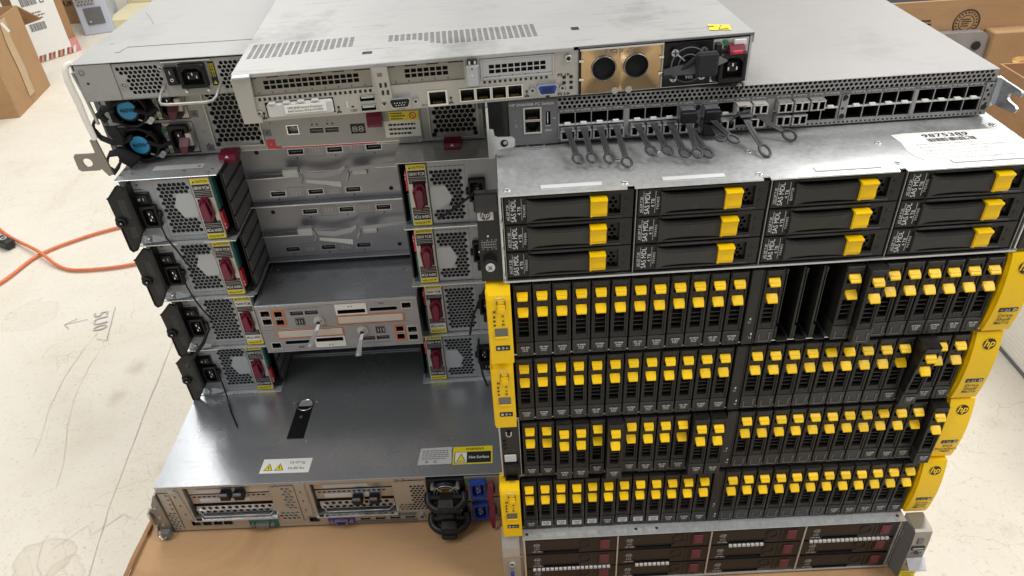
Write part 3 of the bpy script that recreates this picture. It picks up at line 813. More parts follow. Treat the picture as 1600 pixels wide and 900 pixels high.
# top cover with notched front edge, lips and dimples
xs = [-.0062, .0985, .1045, .2090, .2150, .3195, .3255, .4437]
for i in range(0, len(xs) - 1):
    y0 = -.0035 if i % 2 == 0 else .0015
    b.box(xs[i], xs[i + 1], y0, .03, .0873, .0885, GALV)
b.box(-.0062, .4437, .03, .50, .0873, .0885, GALV)
for x, y in ((.001, .0055), (.0977, .0055), (.2115, .0473), (.3238, .0482), (.3234, .0097), (.4345, .0696), (.135, .06), (.098, .048), (.157, .045), (.208, .006), (.4, .05)):
    b.ring((x, y), 'z', .0016, .0032, .0885, .0891, GALV, 14); b.cyl((x, y), 'z', .0016, .0884, .0887, MID, 12)
obj('top_cover', b, lff)
for x0, x1, y0, y1 in ((.0287, .079, .0035, .0095), (.129, .180, .0045, .0105), (.2538, .307, .004, .0105), (.366, .428, .0045, .0105)):
    b = B(); b.box(x0, x1, y0, y1, .0885, .0892, PALE); obj('blank_strip', b, lff)
b = B(); Z = .0888
b.add([(.3406, .0614, Z), (.352, .063, Z), (.41, .0625, Z), (.428, .0625, Z), (.431, .055, Z), (.4295, .05, Z), (.4315, .03, Z), (.4285, .0144, Z), (.36, .0128, Z), (.345, .0135, Z), (.342, .02, Z), (.3405, .03, Z), (.3425, .045, Z)], [tuple(range(13))], WHITE)
up = (0, 1, 0); Z += .0002
b.text('9875389', .0090, (.385, .0525, Z), KPRINT, up=up, center=True, width=.040, bold=.012)
x = .366
while x < .406:
    ww = random.choice((.0003, .0006, .0010)); b.quad([(x, .0435, Z), (x + ww, .0435, Z), (x + ww, .0500, Z), (x, .0500, Z)], KPRINT); x += ww + random.choice((.0004, .0007))
for i, s in enumerate(('Sales Order: SK09875152', 'Backtrack Order: 0010849149-000005', 'Legacy Order: 7427010190851', 'Material ID: GSV08181959', 'Due Date: 6/18/15')):
    b.text(s, .0050, (.353, .0380 - i * .0058, Z), MARKER, up=up, width=.00215 * len(s))
obj('asset_label', b, lff, label='torn white label with barcode and number 9875389')
for i in range(14):
    pass
# drives
def lff_carrier():
    b = B(); h = .0262
    holes = [(.0200, .0845, .0030, .0232, .006, DARK, BLACK), (.0862, .0962, .0045, .0225, .005, DARK, None)]
    b.plate(0, .1065, 0, h, 0, holes, DARK)
    for q in ([(0, 0, 0), (0, .05, 0), (0, .05, h), (0, 0, h)],): b.quad(q, DARK); b.quad([(p[0] + .1065, p[1], p[2]) for p in q], DARK)
    b.quad([(0, 0, h), (.1065, 0, h), (.1065, .05, h), (0, .05, h)], DARK); b.quad([(0, 0, 0), (.1065, 0, 0), (.1065, .05, 0), (0, .05, 0)], DARK)
    b.hexes(.0862, .0962, .0045, .0225, .0035, .0042, .0017, DARK, back=VOID, bd=.006)
    b.box(.0205, .0840, -.0008, .0005, .0238, .0258, DARK2, .0004); b.box(.0205, .0980, -.0010, .0005, .0004, .0026, DARK2, .0004)
    for z in (.0080, .0175): b.cyl((.1010, z), 'y', .0014, -.0004, .0002, BLACK, 10); b.ring((.1010, z), 'y', .0014, .0018, -.0006, .0002, DARK2, 12)
    return b.mesh('wide_drive_carrier')


def lff_lever():
    b = B(); n = 12; top = []; bot = []
    for k in range(n + 1):
        t = k / n; x = .0180 + t * .0530
        wv = .0012 * math.sin(math.pi * t); s = .0030 * max(0, 1 - t * 8)
        top.append((x, .0202 + s + -.0012 * math.sin(math.pi * t))); bot.append((x, .0046 - s + .0012 * math.sin(math.pi * t)))
    poly = bot + top[::-1]
    b.prism(poly, 'y', -.0030, .004, DARK2)
    b.prism([(p[0] * .985 + .0007, .01225 + (p[1] - .01225) * .82) for p in poly], 'y', -.0036, -.0030, DARK2)
    return b.mesh('lever')


def lff_catch():
    b = B(); n = 6; prof = [(-.0035, .0), (-.0048, .0035), (-.0043, .009), (-.0052, .0135), (-.0068, .0160), (-.0060, .0172), (.003, .0172), (.003, 0)]
    b.prism(prof, 'x', 0, .0138, YEL); b.box(.0005, .0012, -.0055, .001, .0005, .0165, YEL)
    return b.mesh('catch')


def lff_label(num, first='6G DP 7.2K'):
    b = B(); y = -.0004
    b.box(.0002, .0185, y - .0003, 0, .0005, .0257, BLACK); y -= .0006
    rt = (0, 0, 1); upv = (-1, 0, 0)
    b.text(first, .0030, (.0036, y, .0045), WPRINT, right=rt, up=upv, width=.0150, bold=0)
    b.text('SAS MDL', .0060, (.0094, y, .0026), WPRINT, right=rt, up=upv, width=.0212, bold=0)
    b.text('4 TB', .0040, (.0134, y, .0090), WPRINT, right=rt, up=upv, width=.0080, bold=0)
    b.text(num, .0032, (.0174, y, .0065), WPRINT, right=rt, up=upv, width=.0120, bold=0)
    b.box(.0042, .0044, y, y + .0003, .0035, .0240, WPRINT); b.box(.0140, .0142, y, y + .0003, .0035, .0240, WPRINT)
    return b.mesh('drive_label')


LC = lff_carrier(); LL = lff_lever(); LK = lff_catch(); LB = lff_label('743405'); LB2 = lff_label('869728', '12G DP 7.2K')
for i in range(4):
    for k in range(3):
        c = obj('wide_drive_carrier', LC, lff, (-.0022 + i * .1105, random.uniform(-.0008, .0004), .0593 - k * .0273))
        obj('lever', LL, c); obj('catch', LK, c, (.0707, 0, .0045)); obj('drive_label', LB2 if (i, k) == (2, 0) else LB, c)
        if (i, k) == (2, 0): c['label'] = 'wide drive with part number 869728'
b = B(); x0, x1 = -.0255, -.0070
b.prism([(.006, .0035), (-.0015, .0035), (-.0015, .060), (-.0015, .084), (.0010, .090), (.006, .090)], 'x', x0, x1, DARK)
b.prism([(-.0020, .0835), (-.0020, .0760), (-.0040, .0745), (-.0045, .0800), (-.0010, .0890)], 'x', x0 - .0005, x1 - .001, DARK2)
b.box(-.0248, -.0115, -.0024, -.0014, .0655, .0760, SILVER, .0005); hp_logo(b, -.0182, .0707, .0042, -.0026, SILVER, KPRINT)
y = -.0017
for x in range(7): b.box(-.0232 + x * .0020, -.0230 + x * .0020, y, y + .0003, .0385, .0440, GPRINT)
for z in (.0385, .0412, .0440): b.box(-.0232, -.0110, y, y + .0003, z, z + .0002, GPRINT)
for x, s in ((-.0228, '1'), (-.0188, '4'), (-.0150, '7'), (-.0118, '10')): b.text(s, .0024, (x, y, .0450), GPRINT)
for x, s in ((-.0228, '3'), (-.0188, '6'), (-.0150, '9'), (-.0124, '12')): b.text(s, .0024, (x, y, .0360), GPRINT)
b.box(-.0182, -.0166, y, y + .0003, .0490, .0506, PALE)
b.cyl((-.0172, .0245), 'y', .0062, -.008, 0, BLACK, 20); b.cyl((-.0172, .0225), 'y', .0040, -.0092, -.0078, PALE, 16)
b.text('X', .0055, (-.0172, -.0094, .0205), KPRINT, center=True, bold=.02)
obj('ear_panel', b, lff, label='black ear panel with round silver logo and thumbscrew')
b = B(); b.box(-.0066, -.0060, -.003, .02, .002, .088, ZINC); obj('ear_bracket', b, lff)
b = B(); b.box(.4440, .4640, -.0015, .010, .002, .087, DARK, .001); obj('ear_panel', b, lff)

# ================================================================== SWITCH on top of the right stack
sw = thing('fibre_switch', 'long grey 1U network switch with two rows of ports and black pull tabs', 'network switch', (.0058, .083, .5415), .0126)
SWH = .0430
b = shell(0, .4292, .0012, .46, 0, SWH, PAINT2); obj('chassis', b, sw)
b = B(); b.box(-.0003, .4295, -.0004, .46, SWH - .0010, SWH, PAINT2, .0006); obj('top_cover', b, sw)
b = B()
gx = [.0438, .1060, .1702, .2351, .3012, .3625]; pw = .01437
holes = []
for g in gx:
    for c in range(4):
        for z0, z1 in ((.0180, .0283), (.0058, .0162)): holes.append((g + c * pw + .0004, g + (c + 1) * pw - .0004, z0, z1, .02, CAGE, VOID))
b.plate(.0426, .4292, .0050, .0290, 0, holes, PALE if False else GREY)
# cage rims
for g in gx:
    b.box(g - .0004, g + 4 * pw + .0004, -.0008, -.0001, .0163, .0179, PALE); b.box(g - .0006, g - .0002, -.0008, -.0001, .0055, .0286, NICK)
    b.box(g + 4 * pw + .0002, g + 4 * pw + .0006, -.0008, -.0001, .0055, .0286, NICK); b.box(g, g + 4 * pw, -.0008, -.0001, .0284, .0287, NICK)
    for c in range(1, 4): b.box(g + c * pw - .0003, g + c * pw + .0003, -.0008, -.0001, .0056, .0284, NICK)
    for c in range(4): b.box(g + c * pw + .0048, g + c * pw + .0100, -.0026, .0005, .0174, .0192, WHITE)
obj('port_cage', b, sw)
b = B(); b.hexes(.0426, .4292, .0316, .0428, 0, .0043, .00178, PAINT2, back=VOID, bd=.006); obj('vent_strip', b, sw)
b = B(); b.hexes(.0426, .4292, .0004, .0049, 0, .0040, .0011, PAINT2, back=VOID, bd=.006); obj('vent_strip', b, sw)
b = B()
b.box(.0426, .4215, -.0004, .0010, .0289, .0315, MID)
for g in gx:
    for c in range(4):
        x = g + c * pw + .0012
        b.box(x, x + .0060, -.0007, -.0004, .0294, .0311, PAINT2, .0001); b.box(x + .0065, x + .0118, -.0007, -.0004, .0294, .0311, GPRINT)
        b.cyl((x + .0030, .0302), 'y', .0006, -.0009, -.0007, KPRINT, 8); b.box(x + .0075, x + .0108, -.0009, -.0007, .0298, .0306, MID)
obj('port_markings', b, sw)
for xa, xb, z1_ in ((.1640, .1698, .0288), (.2945, .3006, .0288), (.4212, .4290, .0315)):
    b = B(); b.hexes(xa, xb, .0052, z1_, -.0012, .0048, .0015, PAINT2, back=VOID, bd=.001)
    if xa < .4:
        for z in (.0262, .0085): b.cyl(((xa + xb) / 2, z), 'y', .0022, -.0018, -.0010, BLACK, 14)
    else: b.cyl((.4250, .0085), 'y', .0024, -.0018, -.0010, BLACK, 14)
    obj('divider_strip', b, sw)
for xa, xb in ((.1016, .1056), (.2280, .2346), (.3590, .3620)): obj('divider_strip', B().box(xa, xb, -.0010, .0001, .0052, .0288, PAINT2), sw)
b = B()
hs = [rj45(b, .0203, .0295, -.0009, .0135, .0102, frame=CREAMP, th=.0013), rj45(b, .0203, .0175, -.0009, .0135, .0102, True, frame=CREAMP, th=.0013), (.0320, .0362, .0185, .0310, .008, CAGE, VOID)]
b.box(.0142, .0150, .001, .006, .0130, .0160, GREEN); b.box(.0255, .0263, .001, .006, .0130, .0160, GREEN)
b.plate(-.0005, .0424, .0003, .0420, -.0008, hs, MID)
b.box(.0333, .0341, -.0008, .006, .0200, .0300, PALE); b.box(.0318, .0364, -.0014, -.0006, .0172, .0184, ZINC)
f = -.0011
b.text('HP SN6000B FC Switch', .0036, (.0006, f, .0375), WPRINT, width=.0385, bold=.01)
b.text('1', .0030, (.0048, f, .0235), GPRINT); b.text('IOIO', .0026, (.0315, f, .0125), WPRINT, width=.0055)
b.ring((.0055, .0190), 'y', .0009, .0013, f - .0001, f, GPRINT, 12); b.box(.0053, .0057, f - .0003, f, .0190, .0206, GPRINT)
b.tube([(.0090, f, .0185), (.0100, f, .0180), (.0112, f, .0180)], .0002, GPRINT, 4); b.tube([(.0090, f, .0240), (.0100, f, .0234), (.0110, f, .0240)], .0002, GPRINT, 4)
b.tube([(.0385, f, .0240), (.0393, f, .0252), (.0400, f, .0238), (.0412, f, .0246)], .0002, WPRINT, 4)
b.tube([(.0225 + .008 * math.cos(a) - 0, -.002 - .006 * math.sin(a), .0006) for a in [math.pi * k / 10 for k in range(11)]], .0006, MID, 6)
obj('management_panel', b, sw)
# rack ears
b = B(); y0 = .0
ear = [(.003, .0100), (.003, .0350), (-.004, .0345), (-.0295, .0340), (-.0318, .0325), (-.0320, .0300), (-.0305, .0285), (-.0190, .0275), (-.0170, .0260), (-.0170, .0225), (-.0190, .0210),
       (-.0300, .0200), (-.0318, .0185), (-.0320, .0160), (-.0300, .0140), (-.010, .0115)]
b.prism(ear, 'x', .4325, .4345, GALVD); b.box(.4296, .4325, -.001, .05, .009, .035, GALVD)
obj('rack_ear', b, sw, label='slotted rack ear sticking out at the right end')
b = B()
b.prism([(-.0205, .046), (-.0205, -.0015), (-.0185, -.0015), (-.0185, .046)], 'y', -.0215, -.0195, GALV)
b.prism([(-.0195, .0265), (-.0150, .0260), (-.0140, .0195), (-.0110, .0185), (.0010, .0180), (.0032, .0160), (.0032, .0100), (.0020, .0085), (-.0050, .0080), (-.0125, .0070), (-.0160, -.0015), (-.0195, -.0015)], 'y', -.0212, -.0196, GALV)
b.cyl((-.0062, .0128), 'y', .0034, -.0216, -.0211, VOID, 16); b.cyl((-.0052, .0135), 'y', .0018, -.0218, -.0216, ZINC, 10)
b.box(-.0205, -.0188, -.0200, .06, .020, .046, GALV); b.box(-.0188, -.006, -.001, .06, .0, .046, BLACK)
obj('rack_ear', b, sw, label='square rack bracket with round hole at the left end')


def sfp(parent, x, z, metal=ZINC):
    """transceiver sticking out of a port: metal shell and two fibre openings"""
    b = B(); w, h = .0132, .0096
    b.plate(x - w / 2, x + w / 2, z, z + h, -.0085, [(x - .0055, x - .0008, z + .0012, z + .0084, .006, BLACK, CAGE), (x + .0008, x + .0055, z + .0012, z + .0084, .006, BLACK, CAGE)], metal)
    b.box(x - w / 2, x + w / 2, -.0084, .006, z + h - .0004, z + h, metal); b.box(x - w / 2, x - w / 2 + .0005, -.0084, .006, z, z + h, metal); b.box(x + w / 2 - .0005, x + w / 2, -.0084, .006, z, z + h, metal)
    b.box(x - .0007, x + .0007, -.0095, -.0084, z + .001, z + h - .0004, CHROME); b.box(x - w / 2 + .001, x + w / 2 - .001, -.0092, -.0084, z + h - .0014, z + h - .0004, CHROME)
    b.box(x - w / 2 - .0002, x - w / 2 + .0012, -.0100, -.006, z + .0010, z + .0070, metal)
    return obj('transceiver', b, parent)


def pull_tab(parent, x, z, ex, ey, ez, y0=-.009, tilt=0., wid=.0052):
    """flat pull tab ending in an oval ring"""
    b = B(); pts = [(x, y0 + .004, z), (x, y0 - .002, z - .0002)]
    for k in range(1, 8):
        t = k / 7; pts.append((x + (ex - x) * t, y0 - .002 + (ey + .006 - y0 + .002) * t, z + (ez - z) * (t ** .8)))
    b.strap(pts, [.0066, .0062] + [.0052, .0046] + [wid] * 5, .0012, TABM)
    b.strap([(p[0], p[1], p[2] + .0008) for p in pts[2:]], .0010, .0008, TABM)
    d = (Vector((ex, ey, ez)) - Vector((x, y0, z))).normalized(); sd = Vector((1, 0, 0)); sd = (sd - d * sd.dot(d)).normalized()
    if tilt: sd = (Matrix.Rotation(tilt, 3, d) @ sd)
    rg = []; o = Vector(pts[-1]) + d * .0052
    for k in range(17):
        a = 2 * math.pi * k / 16; rg.append(o + d * .0064 * math.cos(a) + sd * .0041 * math.sin(a))
    b.tube(rg, .0012, TABM, 6)
    return obj('pull_tab', b, parent)


cols = [g + (c + .5) * pw for g in gx for c in range(4)]
for i, (ex, ey, ez) in enumerate(((.0545, -.048, .0075), (.0670, -.047, .007), (.0815, -.049, .0065), (.0958, -.054, .0045), (.1172, -.045, .009), (.1310, -.046, .009), (.1453, -.049, .007), (.1640, -.050, .006))):
    t = sfp(sw, cols[i], .0058); pull_tab(t, cols[i], .0152, ex, ey, ez)
for i, (ex, ey, ez, zz) in ((7, (.1553, -.054, .0085, .0175)), (8, (.1862, -.044, .014, .0185))):
    t = sfp(sw, cols[i], .0182)
    b = B(); b.box(cols[i] - .0068, cols[i] + .0068, -.0150, -.0086, .0165, .0270, BLACK, .0008); obj('plug_cap', b, t)
    pull_tab(t, cols[i], zz, ex, ey, ez, -.012)
t = sfp(sw, cols[8], .0058); b = B(); b.box(cols[8] - .0068, cols[8] + .0095, -.0140, -.0086, .0045, .0150, BLACK, .0008); obj('plug_cap', b, t); pull_tab(t, cols[8] + .001, .0130, .1772, -.042, .014, -.010)
for i in (10, 11): sfp(sw, cols[i], .0184, CREAMP)
for i in (12, 13, 14): sfp(sw, cols[i], .0184, NICK)
for i in (12, 13): sfp(sw, cols[i], .0060, NICK)
t = sfp(sw, cols[9] + .001, .0058, NICK)
b = B(); b.strap([(cols[9] + .004, -.009, .012), (.196, -.012, .019), (.203, -.014, .024), (.209, -.013, .0245)], .0046, .0014, TABM, (.4, 1, 0)); b.box(.199, .2105, -.021, -.009, .0215, .0232, TABM, .0006); obj('pull_tab', b, t, label='pull tab folded across the sockets to the right')
pull_tab(t, .2045, .0210, .2135, -.048, .0045, -.016)
t = sfp(sw, cols[11] - .001, .0058, NICK); pull_tab(t, cols[11] - .001, .0180, .2395, -.027, .0065, -.010, .8)
# ================================================================== SERVER at the bottom of the right stack
srv = thing('front_server', 'bottom right server front with twelve bays, maroon buttons and silver ears', 'server', (-.0015, -.0095, 0), -.0036)
b = shell(-.004, .4375, .0005, .66, 0, .0880, GALV); b.box(-.0028, .4363, .05, .052, .0014, .086, VOID)
for i in range(5): x = -.0022 + i * .1087; b.box(x - .0008, x + .0008, -.0012, .05, .0012, .0868, GALV)
b.box(-.004, .4375, -.0012, .0005, .0, .0022, GALV)
obj('chassis', b, srv)
b = B(); b.box(-.0042, .4378, -.0015, .66, .0881, .0892, GALV, .0004)
for x in (.001, .128, .152, .43): b.cyl((x, .006), 'z', .0018, .0891, .0893, VOID, 12)
obj('top_cover', b, srv)


SRVB = mat('server_carrier_black', (.020, .0165, .015), .38, 0, .1, 120, .1, 1500, spec=.4)


def srv_carrier():
    b = B(); h = .0265
    b.plate(0, .1058, 0, h, 0, [(.0200, .0620, .0004, .0060, .008, VOID, VOID)], SRVB)
    for q in ([(0, 0, 0), (0, .05, 0), (0, .05, h), (0, 0, h)],): b.quad(q, BLACK); b.quad([(p[0] + .1058, p[1], p[2]) for p in q], BLACK)
    b.quad([(0, 0, h), (.1058, 0, h), (.1058, .05, h), (0, .05, h)], BLACK)
    b.box(.016, .066, -.0005, .0001, .0062, .0070, DARK)
    b.ring((.0685, .0150), 'y', .0060, .0068, -.0008, .0001, DARK, 20)
    b.box(.0795, .0800, -.0005, .0001, .001, .0255, DARK); b.box(.0835, .0840, -.0005, .0001, .001, .0255, DARK)
    b.box(.002, .1040, -.0006, .0001, .0240, .0262, DARK, .0003)
    return b.mesh('hot_plug_carrier')


def srv_btn():
    b = B(); b.box(.0865, .0975, -.0016, 0, .0055, .0215, MAROON2, .0006); b.box(.0885, .0955, -.0020, -.0015, .0080, .0190, MAROON2, .0005); return b.mesh('release_button')


def srv_lab():
    b = B(); y = -.0004
    for i, (s, ww) in enumerate((('4TB', .0065), ('7.2K', .0065), ('SAS', .0065))): b.text(s, .0042, (.0125, y, .0170 - i * .0045), GPRINT, center=True, width=ww, bold=.01)
    b.box(.0080, .0170, y, y + .0003, .0160, .0162, GPRINT); b.text('LFF 846', .0030, (.0125, y, .0035), WPRINT, center=True, width=.0105); return b.mesh('drive_label')


def glint_fins(n):
    b = B()
    for k in range(n): b.box(.003 + k * .0052, .0068 + k * .0052, .001, .004, .0002, .0034, PALE)  # pale colour paints the light that the vent perforations catch
    return b.mesh('vent_glints')


SC = srv_carrier(); SB = srv_btn(); SL = srv_lab(); SF = glint_fins(18); SF2 = glint_fins(8)
for i in range(4):
    for k in range(3):
        c = obj('hot_plug_carrier', SC, srv, (-.0006 + i * .1087, random.uniform(-.0004, .0004), .0598 - k * .0288))
        obj('release_button', SB, c); obj('drive_label', SL, c)
        if (i, k) in ((0, 2), (1, 2), (3, 1), (2, 1)): obj('vent_glints', SF if i in (0, 3) else SF2, srv, (-.0006 + i * .1087 + (.004 if i in (0, 3) else .018), -.0030, .0598 - k * .0288 + .0246))
b = B()
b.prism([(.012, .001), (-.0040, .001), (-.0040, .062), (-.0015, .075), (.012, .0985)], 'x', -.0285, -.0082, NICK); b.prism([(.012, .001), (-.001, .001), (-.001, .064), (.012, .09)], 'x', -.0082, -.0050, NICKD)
b.box(-.0287, -.0050, -.0046, -.0036, .0615, .0630, CHROME)
b.ring((-.0185, .048), 'y', .0022, .0048, -.0060, -.0038, NICK, 16); b.cyl((-.0185, .048), 'y', .0022, -.0052, -.004, KPRINT, 12)
b.prism([(-.0215, .040), (-.0155, .040), (-.0160, .026), (-.0210, .026)], 'y', -.0075, -.0040, ZINC); b.prism([(-.0208, .037), (-.0162, .037), (-.0167, .025), (-.0203, .025)], 'y', -.0090, -.0070, BLUE)
obj('rack_ear', b, srv, label='silver rack ear with small blue video socket')
b = B()
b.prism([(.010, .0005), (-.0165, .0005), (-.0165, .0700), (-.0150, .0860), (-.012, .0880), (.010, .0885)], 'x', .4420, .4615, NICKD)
b.hexa([(.4378, .002, .001), (.4420, -.0160, .001), (.4425, -.012, .001), (.4425, .010, .001), (.4378, .002, .088), (.4420, -.0145, .085), (.4425, -.012, .088), (.4425, .010, .088)], MID)
for z in (.070, .062, .066, .058): b.box(.4385, .4392, -.003, 0, z, z + .0018, CHROME)
y = -.0168
b.box(.4475, .4548, y - .0010, y + .001, .0660, .0745, MID, .0006)
b.box(.4440, .4585, y - .0008, y + .0005, .0555, .0612, BLACK); b.box(.4450, .4570, y - .0012, y, .0578, .0592, ZINC)
b.ring((.4515, .0495), 'y', .0018, .0025, y - .0005, y, KPRINT, 12)
b.tube([(.4455, y, .050), (.4470, y - .001, .0470), (.4560, y - .001, .0470), (.4575, y, .050)], .0005, MID, 5)
b.hexa([(.4390, y - .016, .0370), (.4590, y - .016, .0370), (.4640, y, .0380), (.4425, y, .0380), (.4390, y - .016, .0385), (.4590, y - .016, .0385), (.4640, y, .0400), (.4425, y, .0400)], SILVER)
hp_logo(b, .4510, .0270, .0055, y - .0003, NICK, MID)
b.box(.4425, .4610, y - .0003, y, .0030, .0140, YELL); b.text('ATTENTION', .0032, (.4515, y - .0006, .0092), KPRINT, center=True, width=.0150); b.text('DANGER', .0028, (.4515, y - .0006, .0050), KPRINT, center=True, width=.0100)
obj('rack_ear', b, srv, label='silver rack ear with port, folding tab and yellow sticker')

# ================================================================== REAR SERVER at the bottom of the left stack
ls = thing('rear_server', 'bottom left server seen from behind, wide steel lid and two black power supplies', 'server', (-.4739, .0955, 0), -.015)
b = shell(0, .445, .0025, .66, 0, .0880, GALV); obj('chassis', b, ls)
b = B(); b.box(-.0006, .4456, -.0006, .66, .0881, .0894, GALVD, .0005); obj('top_cover', b, ls)
b = B(); T = .0895
b.prism([(.1546, .0740), (.1775, .0735), (.1785, .1345), (.1560, .1345)], 'z', T - .0002, T + .0006, BLACK)
b.ring((.1672, .1370), 'z', .0100, .0116, T - .0005, T + .0012, CHROME, 24); b.cyl((.1672, .1370), 'z', .0100, T, T + .0004, GALV, 24); b.cyl((.1660, .113), 'z', .0024, T + .0006, T + .0014, ZINC, 14)
b.box(.1548, .1774, .0745, .077, T + .0006, T + .0018, BLACK)
for x, y in ((.1495, .1438), (.1823, .1440), (.1472, .0702), (.1817, .0703)): b.ring((x, y), 'z', .0010, .0018, T - .0003, T + .0004, ZINC, 12); b.cyl((x, y), 'z', .001, T, T + .0002, KPRINT, 10)
obj('lid_latch', b, ls, label='black slide latch in the lid')
b = B(); T = .0894; up = (0, 1, 0)
b.add([(.1320, .0155, T + .0003), (.1965, .0145, T + .0003), (.1975, .0385, T + .0003), (.1330, .0390, T + .0003)], [(0, 1, 2, 3)], WHITE)
for xx in (.1425, .1565):
    b.quad([(xx - .0062, .0195, T + .0005), (xx + .0062, .0195, T + .0005), (xx, .0315, T + .0005)], KPRINT); b.quad([(xx - .0050, .0202, T + .0006), (xx + .0050, .0202, T + .0006), (xx, .0298, T + .0006)], YELL)
    b.box(xx - .0006, xx + .0006, .0220, .0265, T + .0006, T + .0007, KPRINT)
b.text('23-37 kg', .0058, (.1690, .0300, T + .0005), KPRINT, up=up, width=.0200); b.text('50-80 lbs', .0058, (.1680, .0205, T + .0005), KPRINT, up=up, width=.0215)
obj('weight_label', b, ls)
b = B(); b.add([(.3375, .0180, T + .0003), (.3815, .0185, T + .0003), (.3810, .0470, T + .0003), (.3400, .0460, T + .0003)], [(0, 1, 2, 3)], PALE)
lines(b, .342, .030, .034, .013, 5, 0, MID) if False else None
for k in range(5):
    x = .3425
    while x < .374: l_ = random.uniform(.002, .005); b.quad([(x, .0270 + k * .0034, T + .0005), (x + l_, .0270 + k * .0034, T + .0005), (x + l_, .0282 + k * .0034, T + .0005), (x, .0282 + k * .0034, T + .0005)], MID); x += l_ + .001
for x in (.349, .360): b.ring((x, .0225), 'z', .0012, .0020, T + .0003, T + .0006, MID, 10)
obj('notice_label', b, ls, label='silver notice label with tiny print')
b = B(); b.box(.3830, .4345, .0170, .0460, T - .0001, T + .0004, YELL); b.box(.3850, .4325, .0185, .0370, T, T + .0006, KPRINT); b.box(.3860, .4010, .0192, .0362, T, T + .0008, WHITE)
b.quad([(.3875, .0208, T + .0009), (.3998, .0208, T + .0009), (.3937, .0340, T + .0009)], KPRINT); b.quad([(.3888, .0215, T + .0010), (.3985, .0215, T + .0010), (.3937, .0322, T + .0010)], YELL)
b.text('WARNING', .0060, (.4110, .0395, T + .0006), KPRINT, up=up, center=True, width=.0240, bold=.01); b.text('Hot Surface', .0062, (.4170, .0255, T + .0008), WPRINT, up=up, center=True, width=.0260, bold=.015)
obj('warning_label', b, ls, label='yellow and black hot surface label')
# rear panel
b = B()
holes = [(.0345, .1450, .0250, .0850, .030, NICKD, MID), (.1990, .3040, .0225, .0830, .030, NICKD, MID)]
for cx in (.0335, .0480, .0625, .0760): holes.append(rj45(b, cx, .0148, -.0002, .0120, .0098, frame=NICK))
holes.append(rj45(b, .1920, .0130, -.0002, .0130, .0100, frame=NICK))
for k in range(4): holes.append(usb(b, .2600 + k * .0200, .0105, -.0002))
b.plate(.0, .3485, .0004, .0880, 0, holes, NICK)
b.box(.2475, .3290, -.0014, -.0003, .0030, .0055, MID); b.box(.2475, .3290, -.0014, -.0003, .0155, .0180, MID)
b.box(.1040, .1430, -.0014, -.0001, .0020, .0190, TEAL, .0004); dsub(b, .1225, .0100, -.0014, .0180, .0085, MID)
b.box(.2100, .2462, -.0014, -.0001, .0020, .0180, VIOLET, .0004); dsub(b, .2285, .0105, -.0014, .0180, .0080, VIOLET, 3, KPRINT)
b.cyl((.3365, .0120), 'y', .0040, -.0030, 0, ZINC, 12); b.cyl((.3365, .0120), 'y', .0022, -.0032, -.003, KPRINT, 12)
b.prism([(.0150, .080), (.0270, .080), (.0330, .024), (.0210, .024)], 'y', -.0016, 0, NICK); b.prism([(.1795, .086), (.1925, .086), (.1930, .022), (.1800, .022)], 'y', -.0020, 0, NICK)
for z in (.070, .052, .034): b.box(.0215 + (.07 - z) * .1, .0228 + (.07 - z) * .1, -.0020, -.0015, z, z + .003, KPRINT); b.box(.1850, .1862, -.0024, -.0019, z, z + .003, KPRINT)
for x in (.0255, .152, .1870, .318, .310): screw(b, x, .0840, -.0004, .0024, NICK)
b.box(.0345, .1460, -.0050, 0, .0225, .0250, CHROME, .0004); b.box(.1975, .3060, -.0050, 0, .0200, .0225, CHROME, .0004)
obj('rear_panel', b, ls)
b = B(); b.hexes(.0005, .0145, .004, .078, -.0010, .0052, .0021, NICK, keep=lambda x, z: (z < .04) or x > .009, back=VOID, bd=.001)
obj('vent_grille', b, ls); b = B(); b.hexes(.1475, .1780, .0100, .0830, -.0010, .0062, .0028, NICK, keep=lambda x, z: z < .032 or (z > .036 and x > .160 and z < .078), back=VOID, bd=.001)
obj('vent_grille', b, ls); b = B(); b.hexes(.3075, .3475, .0200, .0830, -.0010, .0052, .0023, NICK, keep=lambda x, z: (z < .036) or (x > .327 and z < .074), back=VOID, bd=.001)
obj('vent_grille', b, ls)


def pci_card(x0, x1, z, gold, plugs, name='expansion_card'):
    b = B(); y = .006
    b.box(x0, x1, y, y + .0015, z, z + .0165, CREAMP if gold else ZINC, .0003)
    for k in range(int((x1 - x0) / .0065) - 1): b.box(x0 + .004 + k * .0065, x0 + .008 + k * .0065, y - .0003, y + .0001, z + .0125, z + .0145, VOID)
    b.box(x0 + .012, x1 - .03, y - .0012, y, z + .003, z + .010, PALE, .0004)
    for px in plugs: b.box(px - .0065, px + .0065, y - .012, y + .001, z - .002, z + .010, BLACK, .001); b.box(px - .005, px + .005, y - .014, y - .011, z + .0090, z + .0125, MID, .0005); b.box(px - .0075, px + .0075, y - .002, y, z - .003, z + .0118, ZINC)
    return obj(name, b, ls)


